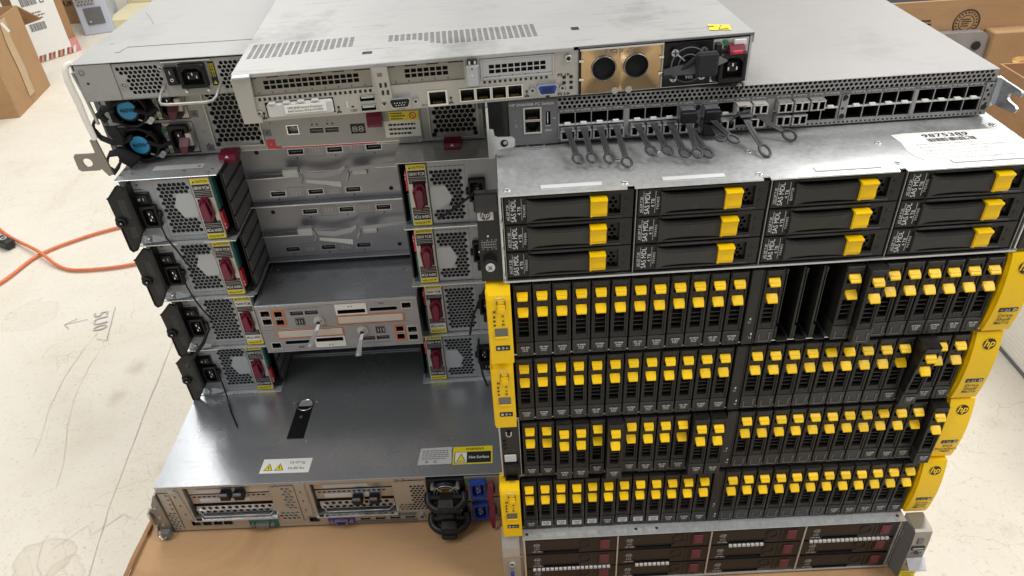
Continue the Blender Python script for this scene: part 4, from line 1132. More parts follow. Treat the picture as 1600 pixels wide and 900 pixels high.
pci_card(.036, .144, .0660, True, (.088, .106)); pci_card(.036, .144, .0470, False, ()); pci_card(.2005, .3025, .0660, False, ()); pci_card(.2005, .3025, .0465, False, (.2565, .2785))
for x0, x1 in ((.040, .1435), (.204, .3020)):
    b = B(); b.hexes(x0, x1, .0280, .0440, .004, .0088, .0031, ZINC, back=VOID, bd=.004); b.tube([(x0 + .001, .001, .042), (x0 + .006, .0, .034), (x0 + .008, .0, .027), (x1 - .008, 0, .027), (x1 - .002, 0, .033)], .0009, ZINC, 6)
    obj('slot_cover', b, ls)
b = B(); b.plate(.3490, .4450, .0004, .0875, .004, [], MID)
b.box(.3490, .4450, -.001, .004, .0, .0015, GALV); b.box(.3978, .4040, -.002, .004, .046, .0480, GALV)
obj('supply_cage', b, ls)
for k, z0 in enumerate((.0455, .0025)):
    ps = obj('power_supply', B().box(.3500, .3975, -.004, .010, z0, z0 + .0405, BLACK, .001).box(.3975, .4440, -.0015, .010, z0, z0 + .0405, NICKD, .0006), ls)
    b = B(); cx, cz = .3735, z0 + .0205
    b.ring((cx, cz), 'y', .0165, .0185, -.010, -.004, BLACK, 24); b.cyl((cx, cz), 'y', .0162, -.0044, -.0040, VOID, 24)
    b.cyl((cx, cz), 'y', .0095, -.0080, -.0044, COPPER if k == 0 else BLACK, 20)
    for rr in (.0115, .0150): b.ring((cx, cz), 'y', rr - .0005, rr + .0005, -.0105, -.0095, ZINC if rr > .012 else MID, 24)
    for a in (45, 135, 225, 315):
        ca, sa = math.cos(R(a)), math.sin(R(a)); b.tube([(cx + ca * .007, -.0105, cz + sa * .007), (cx + ca * .019, -.0100, cz + sa * .019)], .0007, ZINC, 6)
        b.cyl((cx + ca * .0225, cz + sa * .0175), 'y', .0028, -.0120, -.004, ZINC, 12)
    obj('fan', b, ps)
    # black looped handle standing out below the fan
    b = B(); pts = [(.3510, -.006, z0 + .020)]
    for j in range(13):
        a = math.pi * j / 12; pts.append((cx - .0235 * math.cos(a), -.012 - .015 * math.sin(a), z0 + .014 - .006 * math.sin(a)))
    pts.append((.3965, -.006, z0 + .020))
    b.tube(pts, .0050, BLACK, 10); b.box(.3510, .3965, -.0150, -.004, z0 + .004, z0 + .020, BLACK, .003); b.strap([(cx, -.012, z0 + .018), (cx, -.019, z0 + .018), (cx, -.026, z0 + .014), (cx, -.029, z0 + .006)], [.014, .018, .020, .018], .005, BLACK)
    b.box(cx - .010, cx + .010, -.035, -.024, z0 + .001, z0 + .008, BLACK, .002)
    obj('handle', b, ps)
    b = B(); iec(b, .4045, .4250, z0 + .006, z0 + .036, -.0015, BLUE, .008, True); obj('power_inlet', b, ps)
    b = B(); b.cyl((.4010, z0 + .0345), 'y', .0024, -.0035, -.0015, GREEN, 12); obj('status_light', b, ps)
    b = B(); b.strap([(.4310, -.001, z0 + .030), (.4315, -.008, z0 + .028), (.4300, -.014, z0 + .016), (.4312, -.018, z0 + .000)], [.004, .006, .008, .004], .0022, MAROON, (1, 0, 0)); b.box(.4280, .4360, -.006, -.001, z0 + .012, z0 + .022, BLACK, .001); obj('release_lever', b, ps)
b = B()
b.prism([(-.004, .078), (-.012, .060), (-.018, .010), (-.014, -.012), (-.004, -.006), (.0, .020), (-.0015, .078)], 'y', -.004, .060, NICKD)
b.prism([(-.0185, .012), (-.020, .048), (-.0165, .050), (-.0150, .012)], 'y', -.009, .0, CHROME); b.box(-.013, -.0020, -.012, -.004, -.0020, .012, MID, .001)
b.tube([(-.015, -.006, .024), (-.017, -.012, .010), (-.012, -.014, .0), (-.006, -.012, .0045)], .0012, CHROME, 6)
for z in (.055, .035, .020): b.cyl((-.0085, z), 'y', .0022, -.0055, -.004, ZINC, 12)
obj('rail_clip', b, ls, label='bent steel rail clip at the left corner')

# ================================================================== REAR SHELVES (left stack)
HP_ = .0090


def psu_face_keep(hub):
    def k(x, z):
        if hub and (abs(x - .0710) < .0165 - abs(z - .048) * .42 and abs(z - .048) < .0185): return False
        return True
    return k


def pcm(sh, xo, flip, hub=True, title='580W PCM', fan_dark=False):
    """2U power and cooling module; built once in its own frame, right one turned over"""
    h = .0845; w = .1065
    ps = obj('power_supply', B().box(.0, w, .0016, .30, .0, h, MID).box(w - .0006, w + .0002, .0016, .30, .002, h - .002, DARK), sh,
             (xo, 0, .0015) if not flip else (xo + w, 0, .0015 + h), (0, 0, 0) if not flip else (0, math.pi, 0))
    b = B(); b.hexes(.0380, .0815, .0060, .0835, 0, .0056, .00288, HUBG, keep=psu_face_keep(hub), back=VOID, bd=.0012)
    if hub: b.prism([(.0560, .048), (.0625, .0640), (.0795, .0640), (.0815, .058), (.0815, .038), (.0795, .0320), (.0625, .0320)], 'y', -.0004, .0002, PALEBLUE)
    obj('vent_grille', b, ps)
    b = B(); b.box(0, .0378, 0, .0016, .0, h, HUBG, .0003); b.box(.0380, .0815, .0, .0016, 0, .0058, HUBG)
    for x in (.012, .020): b.cyl((x, .0790), 'y', .0014, -.0004, .0002, MAROON2, 10)
    b.box(.0100, .0240, -.0003, .0, .0725, .0732, KPRINT)
    obj('face_plate', b, ps)
    b = B(); b.box(.0130, .0310, -.0030, .001, .0545, .0695, BLACK, .0008)
    b.prism([(-.0055, .0675), (-.0040, .0565), (-.001, .0565), (-.001, .0675)], 'x', .0155, .0285, BLACK); b.ring((.0190, .0620), 'y', .0010, .0015, -.0056, -.0050, WPRINT, 12); b.box(.0238, .0243, -.0054, -.0045, .0600, .0640, WPRINT)
    obj('power_switch', b, ps)
    b = B(); iec(b, .0150, .0350, .0235, .0530, 0, BLACK, .0015, True); b.box(.0345, .0385, -.006, .001, .0360, .0440, BLACK, .001); obj('power_inlet', b, ps)
    # label strip with handle
    b = B(); x0, x1 = .0828, .1062
    b.box(x0, x1, -.0022, .0016, .0010, .0840, CREAMP, .0006)
    yel = YELL; f = -.0024
    for up_, z in ((1, .0765), (-1, .0075)):
        u = (0, 0, up_); rt = (up_, 0, 0); e = .0030 * up_
        b.box(x0 + .0008, x1 - .0008, f, f + .0004, min(z, z + .0065 * up_), max(z, z + .0065 * up_), yel)
        ox = (x0 + x1) / 2
        b.text('CAUTION', .0045, (ox + .002 * up_, f - .0002, z + .0016 * up_), KPRINT, right=rt, up=u, center=True, width=.0145, bold=.01)
        b.quad([(ox - .0088 * up_, f - .0002, z + .0014 * up_), (ox - .0060 * up_, f - .0002, z + .0014 * up_), (ox - .0074 * up_, f - .0002, z + .0044 * up_)], KPRINT)
        zz = z - .0095 * up_; lm = KPRINT if title[0] == '5' else WHITE; ink = WPRINT if title[0] == '5' else KPRINT
        b.box(x0 + .0014, x1 - .0014, f, f + .0004, min(zz, zz + .0085 * up_), max(zz, zz + .0085 * up_), lm)
        b.text(title, .0060, (ox, f - .0002, zz + .0020 * up_), ink, right=rt, up=u, center=True, width=.0185, bold=.015)
        for j in range(2):
            zb = zz - (.0045 + j * .0045) * up_
            b.box(x0 + .0014, x1 - .0014, f, f + .0004, min(zb, zb + .0038 * up_), max(zb, zb + .0038 * up_), KPRINT)
            b.box(x0 + .0028, x1 - .0028, f - .0002, f, min(zb + .0016 * up_, zb + .0022 * up_), max(zb + .0016 * up_, zb + .0022 * up_), GPRINT)
    obj('label_strip', b, ps)
    b = B(); b.box(.0855, .1005, -.0028, .0, .0235, .0560, VOID)
    hp = [(.0865, .0300), (.0875, .0520), (.0925, .0600), (.0990, .0585), (.1015, .0340), (.0965, .0260), (.0900, .0255)]
    b.prism(hp, 'y', -.0050, -.0020, MAROON); b.prism([(.0890 + (p[0] - .0940) * .6 + .005, .0425 + (p[1] - .0425) * .75) for p in hp], 'y', -.0120, -.0050, MAROON)
    b.tube([(.0870, -.0055, .030), (.0880, -.0070, .052), (.0930, -.0075, .0595)], .0012, MAROON, 6); b.tube([(.1010, -.0055, .035), (.0985, -.008, .0575)], .0012, MAROON, 6)
    obj('handle', b, ps)
    b = B(); b.box(.1064, .1085, .0005, .010, .0400, .0835, TEAL); b.box(.1064, .1090, -.0005, .008, .0110, .0360, REDP, .0004)
    for z in (.0185, .0140): b.box(.1080, .1092, -.0008, .0004, z, z + .0015, WPRINT)
    obj('release_catch', b, ps)
    return ps


def flap(sh, dz=0.):
    """black plastic end cover outside the left edge"""
    b = B(); poly = [(-.0120, .0720), (-.0095, .0735), (.0040, .0880), (.0100, .0850), (.0125, .0700), (.0140, .0240), (.0000, .0000), (-.0065, -.0020), (-.0090, .0020), (-.0085, .0330), (-.0120, .0370), (-.0130, .0430), (-.0110, .0480)]
    b.prism(poly, 'y', -.0150, -.0115, DARK)
    b.prism([(.0110, .0860), (.0140, .0860), (.0150, .0240), (.0125, .0240)], 'y', -.0150, .010, BLACK)
    rim = [(-.0118, -.0155, .0722), (-.0090, -.0155, .0738), (.0040, -.0155, .0875)]; b.tube(rim, .0010, BLACK, 6)
    b.tube([(-.0090, -.0155, .0340), (-.0085, -.0155, .0020), (-.0060, -.0155, -.0015), (.0, -.0155, .0010), (.0128, -.0155, .0245)], .0009, BLACK, 6)
    b.ring((-.0055, .0400), 'y', .0030, .0062, -.0185, -.0140, BLACK, 18); b.cyl((-.0055, .0400), 'y', .0030, -.0200, -.0150, BLACK, 14, .0022); b.cyl((-.0048, .0410), 'y', .0010, -.0203, -.0198, PALE, 8)
    for k in range(5): b.box(.0000 + k * .0016, .0003 + k * .0016, -.0153, -.0150, .0480 - k * .001, .0700, MID)
    for k in range(4): b.box(.0015 + k * .0018, .0018 + k * .0018, -.0153, -.0150, .0180, .0330, MID)
    return obj('end_cover', b, sh, (0, 0, dz))


def canister_face(sh, z0, invert, holes_only=False, y0=.08):
    """recessed input output module with three long sockets and two lever arms"""
    h = .0405; zc = z0 + h / 2; sgn = -1 if invert else 1
    X = (lambda x: .4435 - x) if invert else (lambda x: x)
    Zp = lambda z: zc + sgn * (z - zc)
    b = B(); hs = []
    base = .1902
    pz = z0 + .0285
    for cx in (base, base + .0493, base + .0988):
        xx = X(cx); zz = Zp(pz); hs.append((xx - .0092, xx + .0092, zz - .0032, zz + .0032, .012, ZINC, CAGE))
        b.box(xx - .0105, xx + .0105, y0 - .0006, y0, zz + .0034, zz + .0044, ZINC); b.box(xx - .0105, xx + .0105, y0 - .0006, y0, zz - .0044, zz - .0034, ZINC)
        b.box(xx - .0105, xx - .0095, y0 - .0006, y0, zz - .0034, zz + .0034, ZINC); b.box(xx + .0095, xx + .0105, y0 - .0006, y0, zz - .0034, zz + .0034, ZINC)
        b.box(xx - .0070, xx + .0070, y0 + .0010, y0 + .011, zz - .0010, zz + .0006, MID)
        b.box(xx - .0006, xx + .0006, y0 - .0003, y0, zz - .0095, zz - .0070, KPRINT)
    hx = X(.1408); b.plate(.1185, .3250, z0, z0 + h, y0, hs, MODG)
    b.cyl((hx, Zp(pz + .002)), 'y', .0028, y0 - .0004, y0 + .0002, VOID, 14)
    for gx_ in (.2155, .2650):
        for i in range(3):
            for j in range(2): xx = X(gx_ - .004 + i * .004); zz = Zp(pz + .003 - j * .003); b.box(xx - .0007, xx + .0007, y0 - .0004, y0, zz - .0007, zz + .0007, WPRINT)
        a = sorted((X(gx_ - .0105), X(gx_ + .0105)))
        for zz in (pz + .007, pz - .008): b.box(a[0], a[1], y0 - .0003, y0, Zp(zz) - .0001, Zp(zz) + .0001, MID)
        for xx in a: b.box(xx - .0001, xx + .0001, y0 - .0003, y0, min(Zp(pz + .007), Zp(pz - .008)), max(Zp(pz + .007), Zp(pz - .008)), MID)
    b.box(.1185, .3250, y0 + .0001, y0 + .20, z0 + h, z0 + h + .0008, GALVD)
    c = obj('controller_module', b, sh)
    return c


def levers(sh, y0=.062, flip=False):
    """two silver ejector arms crossing between the modules"""
    b = B()
    b.box(.1215, .1725, y0 + .006, y0 + .016, .0425, .0445, ZINC, .0004); b.box(.1720, .1925, y0, y0 + .010, .0455, .0565, PALE, .0010)
    b.tube([(.1925, y0 + .002, .0520), (.1960, y0, .0440), (.1940, y0 - .002, .0385)], .0016, ZINC, 6)
    obj('lever_arm', b, sh)
    b = B()
    b.strap([(.1965, y0 + .004, .0480), (.2200, y0 + .002, .0455), (.2440, y0 + .002, .0500), (.2520, y0 + .002, .0555)], [.006, .007, .007, .004], .002, SILVER, (0, .3, 1)); b.strap([(.2000, y0, .0400), (.2200, y0 - .002, .0380), (.2450, y0 - .004, .0345)], [.004, .005, .007], .002, PALE, (0, .3, 1))
    b.cyl((.2440, .0350), 'y', .0008, y0 - .0065, y0 - .004, WHITE, 8)
    obj('lever_arm', b, sh)
    b = B(); b.strap([(.3220, y0 + .006, .0560), (.2950, y0 + .004, .0540), (.2600, y0 + .002, .0510)], [.003, .004, .006], .002, SILVER, (0, .3, 1)); b.box(.2590, .2790, y0, y0 + .010, .0435, .0500, SILVER, .001)
    b.tube([(.2550, y0, .0560), (.2560, y0 - .001, .0470), (.2520, y0 - .002, .0390)], .0018, SILVER, 6)
    obj('lever_arm', b, sh)


def thin_wire(pts, r=.0012, name='retention_strap', parent=None):
    b = B(); b.tube(pts, r, BLACK, 6); return obj(name, b, parent)


def rear_shelf(label, loc, rz, mods=True, title='580W PCM', hub=True, flange=True):
    sh = thing('rear_drive_shelf', label, 'disk shelf', loc, rz, 'storage shelves seen from behind in the left stack')
    b = B(); m = GALVD
    b.box(-.0005, .0007, .004, .50, 0, .0885, m); b.box(.4423, .4435, .004, .50, 0, .0885, m); b.box(0, .4435, .085, .50, -.0004, .0010, m); b.box(0, .1160, .004, .085, -.0004, .0010, m); b.box(.3270, .4435, .004, .085, -.0004, .0010, m)
    b.box(.0, .4430, .32, .325, .001, .088, VOID)
    for x in (.1160, .3270): b.box(x - .0015, x + .0005, .012, .32, .001, .088, DARK)
    # stepped dark side walls of the bay
    for k, zz in enumerate((.066, .046, .026, .006)): b.box(.1160, .1178, .014 + k * .0, .32, zz - .001, zz + .0155, MID, .0008)
    for k, zz in enumerate((.066, .046, .026, .006)): b.box(.3252, .3268, .014, .32, zz - .001, zz + .0155, MID, .0008)
    b.box(-.0030, .1175, -.0065, .02, -.0006, .0008, GALV); b.box(.3250, .4460, -.0065, .02, -.0006, .0008, GALV)
    b.box(.1175, .3250, .070, .10, .0008, .0028, ZINC)
    obj('chassis', b, sh)
    b = B(); b.box(-.0030, .1175, -.0040, .10, .0878, .0890, GALV, .0003); b.box(.3250, .4460, -.0040, .10, .0878, .0890, GALV, .0003); b.box(-.0030, .4460, .10, .50, .0878, .0890, GALV, .0003)
    for x, y in ((.1060, .004), (.1085, .0125), (.075, .012), (.0900, .022), (.014, .012)): b.cyl((x, y), 'z', .0018, .0889, .0894, ZINC if x > .1 else MID, 12)
    b.box(.035, .095, .018, .029, .0890, .0892, PALE)
    obj('top_cover', b, sh)
    pcm(sh, .0, False, hub, title); pcm(sh, .3365, True, hub, title)
    b = B(); b.strap([(.0035, -.006, .0085), (.0100, -.010, .0120), (.0150, -.0085, .0095), (.0210, -.011, .0125), (.0270, -.009, .0105), (.0350, -.006, .0080)], [.007, .009, .007, .009, .007, .004], .0012, GALVD, (0, .6, .8)); b.cyl((.0165, .0135), 'y', .0012, -.0125, -.010, CHROME, 8)
    obj('rail_spring', b, sh)
    b = B(); b.box(.0440, .0800, -.0070, -.0066, -.0001, .0007, PALE)
    for k in range(6): b.box(.046 + k * .0055, .050 + k * .0055, -.0072, -.0069, .0001, .0005, KPRINT)
    obj('print_strip', b, sh)
    flap(sh)
    if mods:
        canister_face(sh, .0445, False); canister_face(sh, .0030, True); levers(sh)
    return sh


A = rear_shelf('topmost of the grey rear shelves, with two recessed controller modules and red handles', (-.454, .2498, .3607), .008)
Bs = rear_shelf('rear shelf with recessed modules, second down, just above the shelf with orange sockets', (-.456, .2566, .2702), .004)
Cs = rear_shelf('rear shelf whose two orange trimmed controllers stand out towards the viewer', (-.4545, .2618, .1798), .006, mods=False, title='764W PCM', hub=False)
Ds = rear_shelf('lowest rear shelf with an empty dark middle bay, resting on the wide steel lid', (-.464, .268, .0894), 0, mods=False)

for sh, pts in ((A, [(.036, -.006, .040), (.038, -.014, .030), (.039, -.014, .014), (.046, -.014, -.004), (.050, -.012, -.022), (.056, -.010, -.040)]),
                (Bs, [(.036, -.006, .042), (.039, -.012, .026), (.044, -.014, .006), (.048, -.012, -.012), (.056, -.012, -.030)]),
                (Ds, [(.036, -.006, .042), (.040, -.012, .024), (.042, -.016, .006), (.055, -.045, .0025), (.072, -.075, .0022)])):
    thin_wire(pts, .0011, 'retention_strap', sh)
thin_wire([(.038, -.006, .046), (.044, -.014, .044), (.034, -.022, .026), (.012, -.030, .002), (.002, -.026, -.012)], .0024, 'retention_strap', Cs)
for sh, pts in ((A, [(.424, -.004, .062), (.412, -.012, .046), (.392, -.010, .030), (.368, -.008, .014)]), (Cs, [(.420, -.004, .080), (.408, -.014, .060), (.398, -.016, .036), (.392, -.014, .006)]),
                (Ds, [(.412, -.006, .078), (.410, -.014, .050), (.414, -.018, .020), (.420, -.020, -.004)]), (Bs, [(.425, -.004, .080), (.428, -.012, .056), (.420, -.010, .034)])):
    thin_wire(pts, .0016, 'retention_strap', sh)


# controllers standing proud in shelf C
def controller(z0, invert):
    Y = -.022; h = .0385; b = B(); hs = []
    zc = z0 + h / 2; xc = (.1160 + .3280) / 2
    X = (lambda x: 2 * xc - x) if invert else (lambda x: x)
    Z = (lambda z: 2 * zc - (z - .042 + z0)) if invert else (lambda z: z - .042 + z0)
    def rc(xa, xb, za, zb): a, c_ = sorted((X(xa), X(xb))); d, e = sorted((Z(za), Z(zb))); return a, c_, d, e
    def bx(xa, xb, za, zb, m, y0=-.0006, y1=0, ch=0):
        a, c_, d, e = rc(xa, xb, za, zb); b.box(a, c_, Y + y0, Y + y1, d, e, m, ch)
    for za in (.0685, .0550): hs.append(rj45(b, X(.1275), Z(za), Y, .0118, .0095, invert ^ (za < .06), frame=CREAMP, th=.0011))
    for xx in (.1685, .1880): a, c_, d, e = rc(xx - .0085, xx + .0085, .0630, .0690); hs.append((a, c_, d, e, .008, ZINC, CAGE)); b.box(a + .002, c_ - .002, Y + .001, Y + .008, (d + e) / 2 - .0006, (d + e) / 2 + .0006, MID)
    a, c_, d, e = rc(.1395, .1490, .0620, .0705); hs.append((a, c_, d, e, .010, CAGE, VOID)); a, c_, d, e = rc(.1395, .1490, .0490, .0570); hs.append((a, c_, d, e, .010, CAGE, VOID))
    bx(.1370, .1390, .0465, .0735, ORANGE); bx(.1495, .1520, .0465, .0735, ORANGE); bx(.1390, .1495, .0708, .0735, ORANGE); bx(.1390, .1495, .0465, .0488, ORANGE); bx(.1392, .1493, .0574, .0616, CREAMP)
    for xx in (.1415, .1445, .1475): bx(xx - .0008, xx + .0008, .0583, .0606, KPRINT, -.0009, -.0005)
    bx(.1640, .1765, .0465, .0585, MID); bx(.1652, .1690, .0480, .0570, DARK, -.0009, -.0005); bx(.1700, .1760, .0480, .0570, DARK, -.0009, -.0005)
    for k in range(3): bx(.1656 + k * .0035, .1668 + k * .0035, .0495, .0550, GPRINT, -.0011, -.0008)
    # slot with white surround and second slot
    a, c_, d, e = rc(.2225, .2585, .0610, .0670); hs.append((a, c_, d, e, .010, CAGE, VOID))
    a, c_, d, e = rc(.2650, .3005, .0625, .0680); hs.append((a, c_, d, e, .010, CAGE, VOID))
    bx(.2200, .2610, .0675, .0765, WHITE); bx(.2200, .2222, .0590, .0675, WHITE); bx(.2588, .2610, .0590, .0675, WHITE); bx(.2222, .2588, .0590, .0606, WHITE)
    bx(.2640, .3015, .0683, .0695, ZINC); bx(.2640, .3015, .0608, .0622, ZINC)
    for xx in (.2380, .2420): b.cyl((X(xx), Z(.0725)), 'y', .0008, Y - .0009, Y - .0006, KPRINT, 8)
    for xx in (.2790, .2830): b.ring((X(xx), Z(.0745)), 'y', .0009, .0013, Y - .0004, Y, KPRINT, 10)
    hs.append(rj45(b, X(.3135), Z(.0690), Y, .0118, .0090, invert, frame=CREAMP, th=.0012))
    bx(.2190, .3086, .0560, .0576, ORANGE); bx(.2190, .3086, .0436, .0450, ORANGE); bx(.2190, .2206, .0450, .0560, ORANGE); bx(.3070, .3086, .0450, .0560, ORANGE); bx(.2208, .3068, .0453, .0557, CREAMP, -.0012, 0, .0003)
    for k in range(14): bx(.1560 + k * .0032, .1572 + k * .0032, .0735, .0745, KPRINT, -.0003)
    bx(.2030, .2130, .0640, .0760, GREY, -.0002)
    b.plate(.1160, .3280, z0, z0 + h, Y, hs, MODG if not invert else MODG)
    b.box(.1160, .3280, Y - .0008, Y, z0 + h - .0012, z0 + h - .0002, ZINC); b.box(.1160, .3280, Y - .0008, Y, z0 - .0002, z0 + .0008, ZINC)
    for q in ([(.1160, Y, z0), (.1160, .30, z0), (.1160, .30, z0 + h), (.1160, Y, z0 + h)],): b.quad(q, GALVD); b.quad([(.3280, p[1], p[2]) for p in q], GALVD)
    b.quad([(.1160, Y, z0), (.3280, Y, z0), (.3280, .3, z0), (.1160, .3, z0)], GALVD)
    c = obj('controller', b, Cs)
    if not invert:
        b = B(); b.box(.1155, .3285, Y - .0005, .30, z0 + h, z0 + h + .0010, GALVD, .0003); b.box(.1155, .3285, Y + .001, Y + .003, z0 + h + .001, z0 + h + .0016, ZINC)
        for x, y in ((.130, .06), (.312, .040)): b.cyl((x, y), 'z', .0012, z0 + h + .001, z0 + h + .0014, PALE, 10)
        obj('module_cover', b, c)
    # thumb screw boss and lever
    lx, lz = (.1955, z0 + .010) if not invert else (.2500, z0 + .0290)
    b = B(); b.cyl((lx, lz), 'y', .0072, Y - .0020, Y, CREAMP, 20); b.cyl((lx, lz), 'y', .0045, Y - .0060, Y - .002, CREAMP, 16); b.cyl((lx, lz), 'y', .0028, Y - .0090, Y - .005, BLACK, 12)
    ex = (-.012 if not invert else -.006)
    b.strap([(lx + .001, Y - .008, lz), (lx - .001, Y - .016, lz - .004), (lx + ex * .6, Y - .022, lz - .013), (lx + ex, Y - .027, lz - .022)], [.004, .0050, .0065, .0075], .0024, SILVER, (1, 0, 0))
    b.cyl((lx + ex * .9, lz - .019), 'y', .0011, Y - .0290, Y - .024, WHITE, 8)
    obj('lever', b, c, label='short silver lever on its round boss')
    return c


controller(.0420, False); controller(.0025, True)

# ================================================================== STORAGE UNIT ABOVE (2U, twin 460W supplies)
st = thing('storage_unit', 'two unit storage head with blue 460W fan stickers and a red pinstripe', 'storage unit', (-.469, .3035, .4511), -.010)
b = B(); b.box(0, .0012, .0016, .40, .001, .0880, GALVD); b.box(.4438, .445, .0016, .40, .001, .0880, GALVD); b.box(0, .445, .0016, .40, .0002, .0014, GALVD); b.box(.0012, .4438, .06, .062, .001, .087, VOID)
for k in range(6): b.box(-.0065, 0, .0 + k * .0, .10, .020 + k * .011, .024 + k * .011, ZINC, .0005)
b.box(-.0070, -.001, -.001, .03, .005, .086, MID)
obj('chassis', b, st)
b = B(); b.box(0, .445, 0, .40, .0882, .0892, GALV); obj('top_cover', b, st)
b = B()
hs = [(.0055, .0995, .0030, .0430, .02, MID, BLACK), (.0055, .0995, .0465, .0870, .02, MID, BLACK), (.1185, .1795, .0075, .0850, .006, GREY, None), (.3805, .4395, .0040, .0850, .006, GREY, None), (.1985, .3715, .0040, .0460, .003, GREY, GREY)]
b.plate(0, .445, .0014, .0882, 0, hs, PAINT3)
for x, z in ((.1095, .0290), (.1900, .0340), (.4440 - .002, .030), (.4435 - .002, .0750)): b.ring((x, z), 'y', .0010, .0022, -.0006, 0, ZINC, 12); b.cyl((x, z), 'y', .0010, -.0003, 0, KPRINT, 10)
for x, z in ((.1050, .0480), (.1120, .0040), (.1850, .0190), (.4405, .0380)): b.box(x - .0045, x + .0045, -.0005, 0, z, z + .0080, MID); b.ring((x, z + .004), 'y', .0010, .0016, -.0007, -.0004, KPRINT, 8)
b.cyl((.1110, .0130), 'y', .0010, -.0004, .0002, VOID, 8)
b.box(.1815, .1915, -.0008, 0, .0025, .0140, REDP); b.text('^', .0050, (.1865, -.0010, .0060), WPRINT, center=True)
b.box(.1915, .3140, -.0008, 0, .0016, .0044, REDP); b.box(.3145, .3685, -.0008, 0, .0005, .0050, CREAMP); b.text('STOREONCE STORAGE', .0034, (.3415, -.0011, .0014), KPRINT, center=True, width=.048)
obj('rear_panel', b, st)
b = B(); b.hexes(.1190, .1790, .0080, .0845, .0015, .0066, .0033, PAINT3, back=VOID, bd=.004, keep=lambda x, z: not ((x < .126 or x > .172) and (z < .015 or z > .077)))
for x, z in ((.1225, .0810), (.1755, .0810), (.1225, .0115), (.1755, .0115)): b.cyl((x, z), 'y', .0026, .0010, .0016, VOID, 14)
for r_ in ((.1185, .1198, .0075, .0850), (.1782, .1795, .0075, .0850), (.1198, .1782, .0075, .0088), (.1198, .1782, .0837, .0850)): b.box(r_[0], r_[1], -.0012, .003, r_[2], r_[3], CREAMP)
f1 = obj('fan_module', b, st)
b = B(); b.hexes(.3810, .4390, .0045, .0845, .0015, .0066, .0033, PAINT3, back=VOID, bd=.004, keep=lambda x, z: not ((x < .388 or x > .432) and (z < .012 or z > .077)))
for x, z in ((.3850, .0080), (.4350, .0080), (.3850, .0810), (.4350, .0810)): b.cyl((x, z), 'y', .0028, .0010, .0016, VOID, 14)
for r_ in ((.3805, .3816, .0040, .0850), (.4384, .4395, .0040, .0850), (.3816, .4384, .0040, .0050), (.3816, .4384, .0840, .0850)): b.box(r_[0], r_[1], -.0012, .003, r_[2], r_[3], CREAMP)
f2 = obj('fan_module', b, st)
for f_, x, z in ((f1, .1375, .0030), (f2, .4070, .0020)):
    b = B(); b.prism([(.002, z + .0020), (.002, z - .001), (-.010, z - .006), (-.022, z - .006), (-.024, z - .001), (-.022, z + .004), (-.008, z + .0060)], 'x', x - .0100, x + .0100, MAROON)
    b.quad([(x - .0025, -.0232, z + .0010), (x + .0025, -.0232, z + .0010), (x, -.0224, z + .0040)], WPRINT)
    obj('release_tab', b, f_)
b = B()
hs = [rj45(b, .2170, .0260, -.0015, .0125, .0100, frame=CHROME, th=.0012), (.2370, .2530, .0200, .0265, .008, ZINC, CAGE), (.2555, .2715, .0200, .0265, .008, ZINC, CAGE)]
b.plate(.1990, .3710, .0045, .0455, -.0015, hs, PAINT3)
for q in ((.1990, .3710, .0455, .0460), (.1990, .3710, .0040, .0045)): b.box(q[0], q[1], -.0018, .002, q[2], q[3], CHROME)
for x in (.245, .2635): b.box(x - .007, x + .007, -.0005, .006, .0222, .0236, MID); b.box(x - .0085, x + .0085, -.0022, -.0015, .0268, .0276, ZINC); b.cyl((x - .004, .0310), 'y', .0011, -.002, -.0014, KPRINT, 8); b.cyl((x + .002, .0310), 'y', .0011, -.002, -.0014, KPRINT, 8)
for x, s in ((.2405, '1'), (.2600, '2')): b.text(s, .0035, (x, -.0018, .0350), KPRINT)
b.box(.2860, .3035, -.0018, -.0010, .0165, .0290, KPRINT); b.text('88', .0100, (.2948, -.0021, .0190), GPRINT, center=True, width=.0140, bold=.005)
b.text('^', .003, (.3165, -.0018, .016), KPRINT); b.box(.2700, .2900, -.0022, -.0012, .0440, .0452, BLACK)
c = obj('controller', b, st)
b = B(); b.prism([(-.001, .0465), (-.0040, .0465), (-.0100, .0400), (-.0125, .0310), (-.0110, .0270), (-.006, .0275), (-.001, .0330)], 'x', .3085, .3260, MAROON); obj('release_lever', b, c)
b = B(); b.box(.3270, .3695, -.0019, -.0014, .0090, .0300, WHITE); b.box(.3340, .3690, -.0022, -.0014, .0300, .0415, YELL)
lines(b, .3360, .0310, .0190, .0100, 3, -.0024, KPRINT); lines(b, .3320, .0110, .0340, .0170, 3, -.0021, KPRINT); b.ring((.3620, .0358), 'y', .0032, .0042, -.0026, -.0022, REDP, 16); b.hexa([(.3590, -.0025, .0380), (.3640, -.0025, .0330), (.3646, -.0025, .0336), (.3596, -.0025, .0386)] + [(.3590, -.0023, .0380), (.3640, -.0023, .0330), (.3646, -.0023, .0336), (.3596, -.0023, .0386)], REDP)
obj('caution_label', b, c)
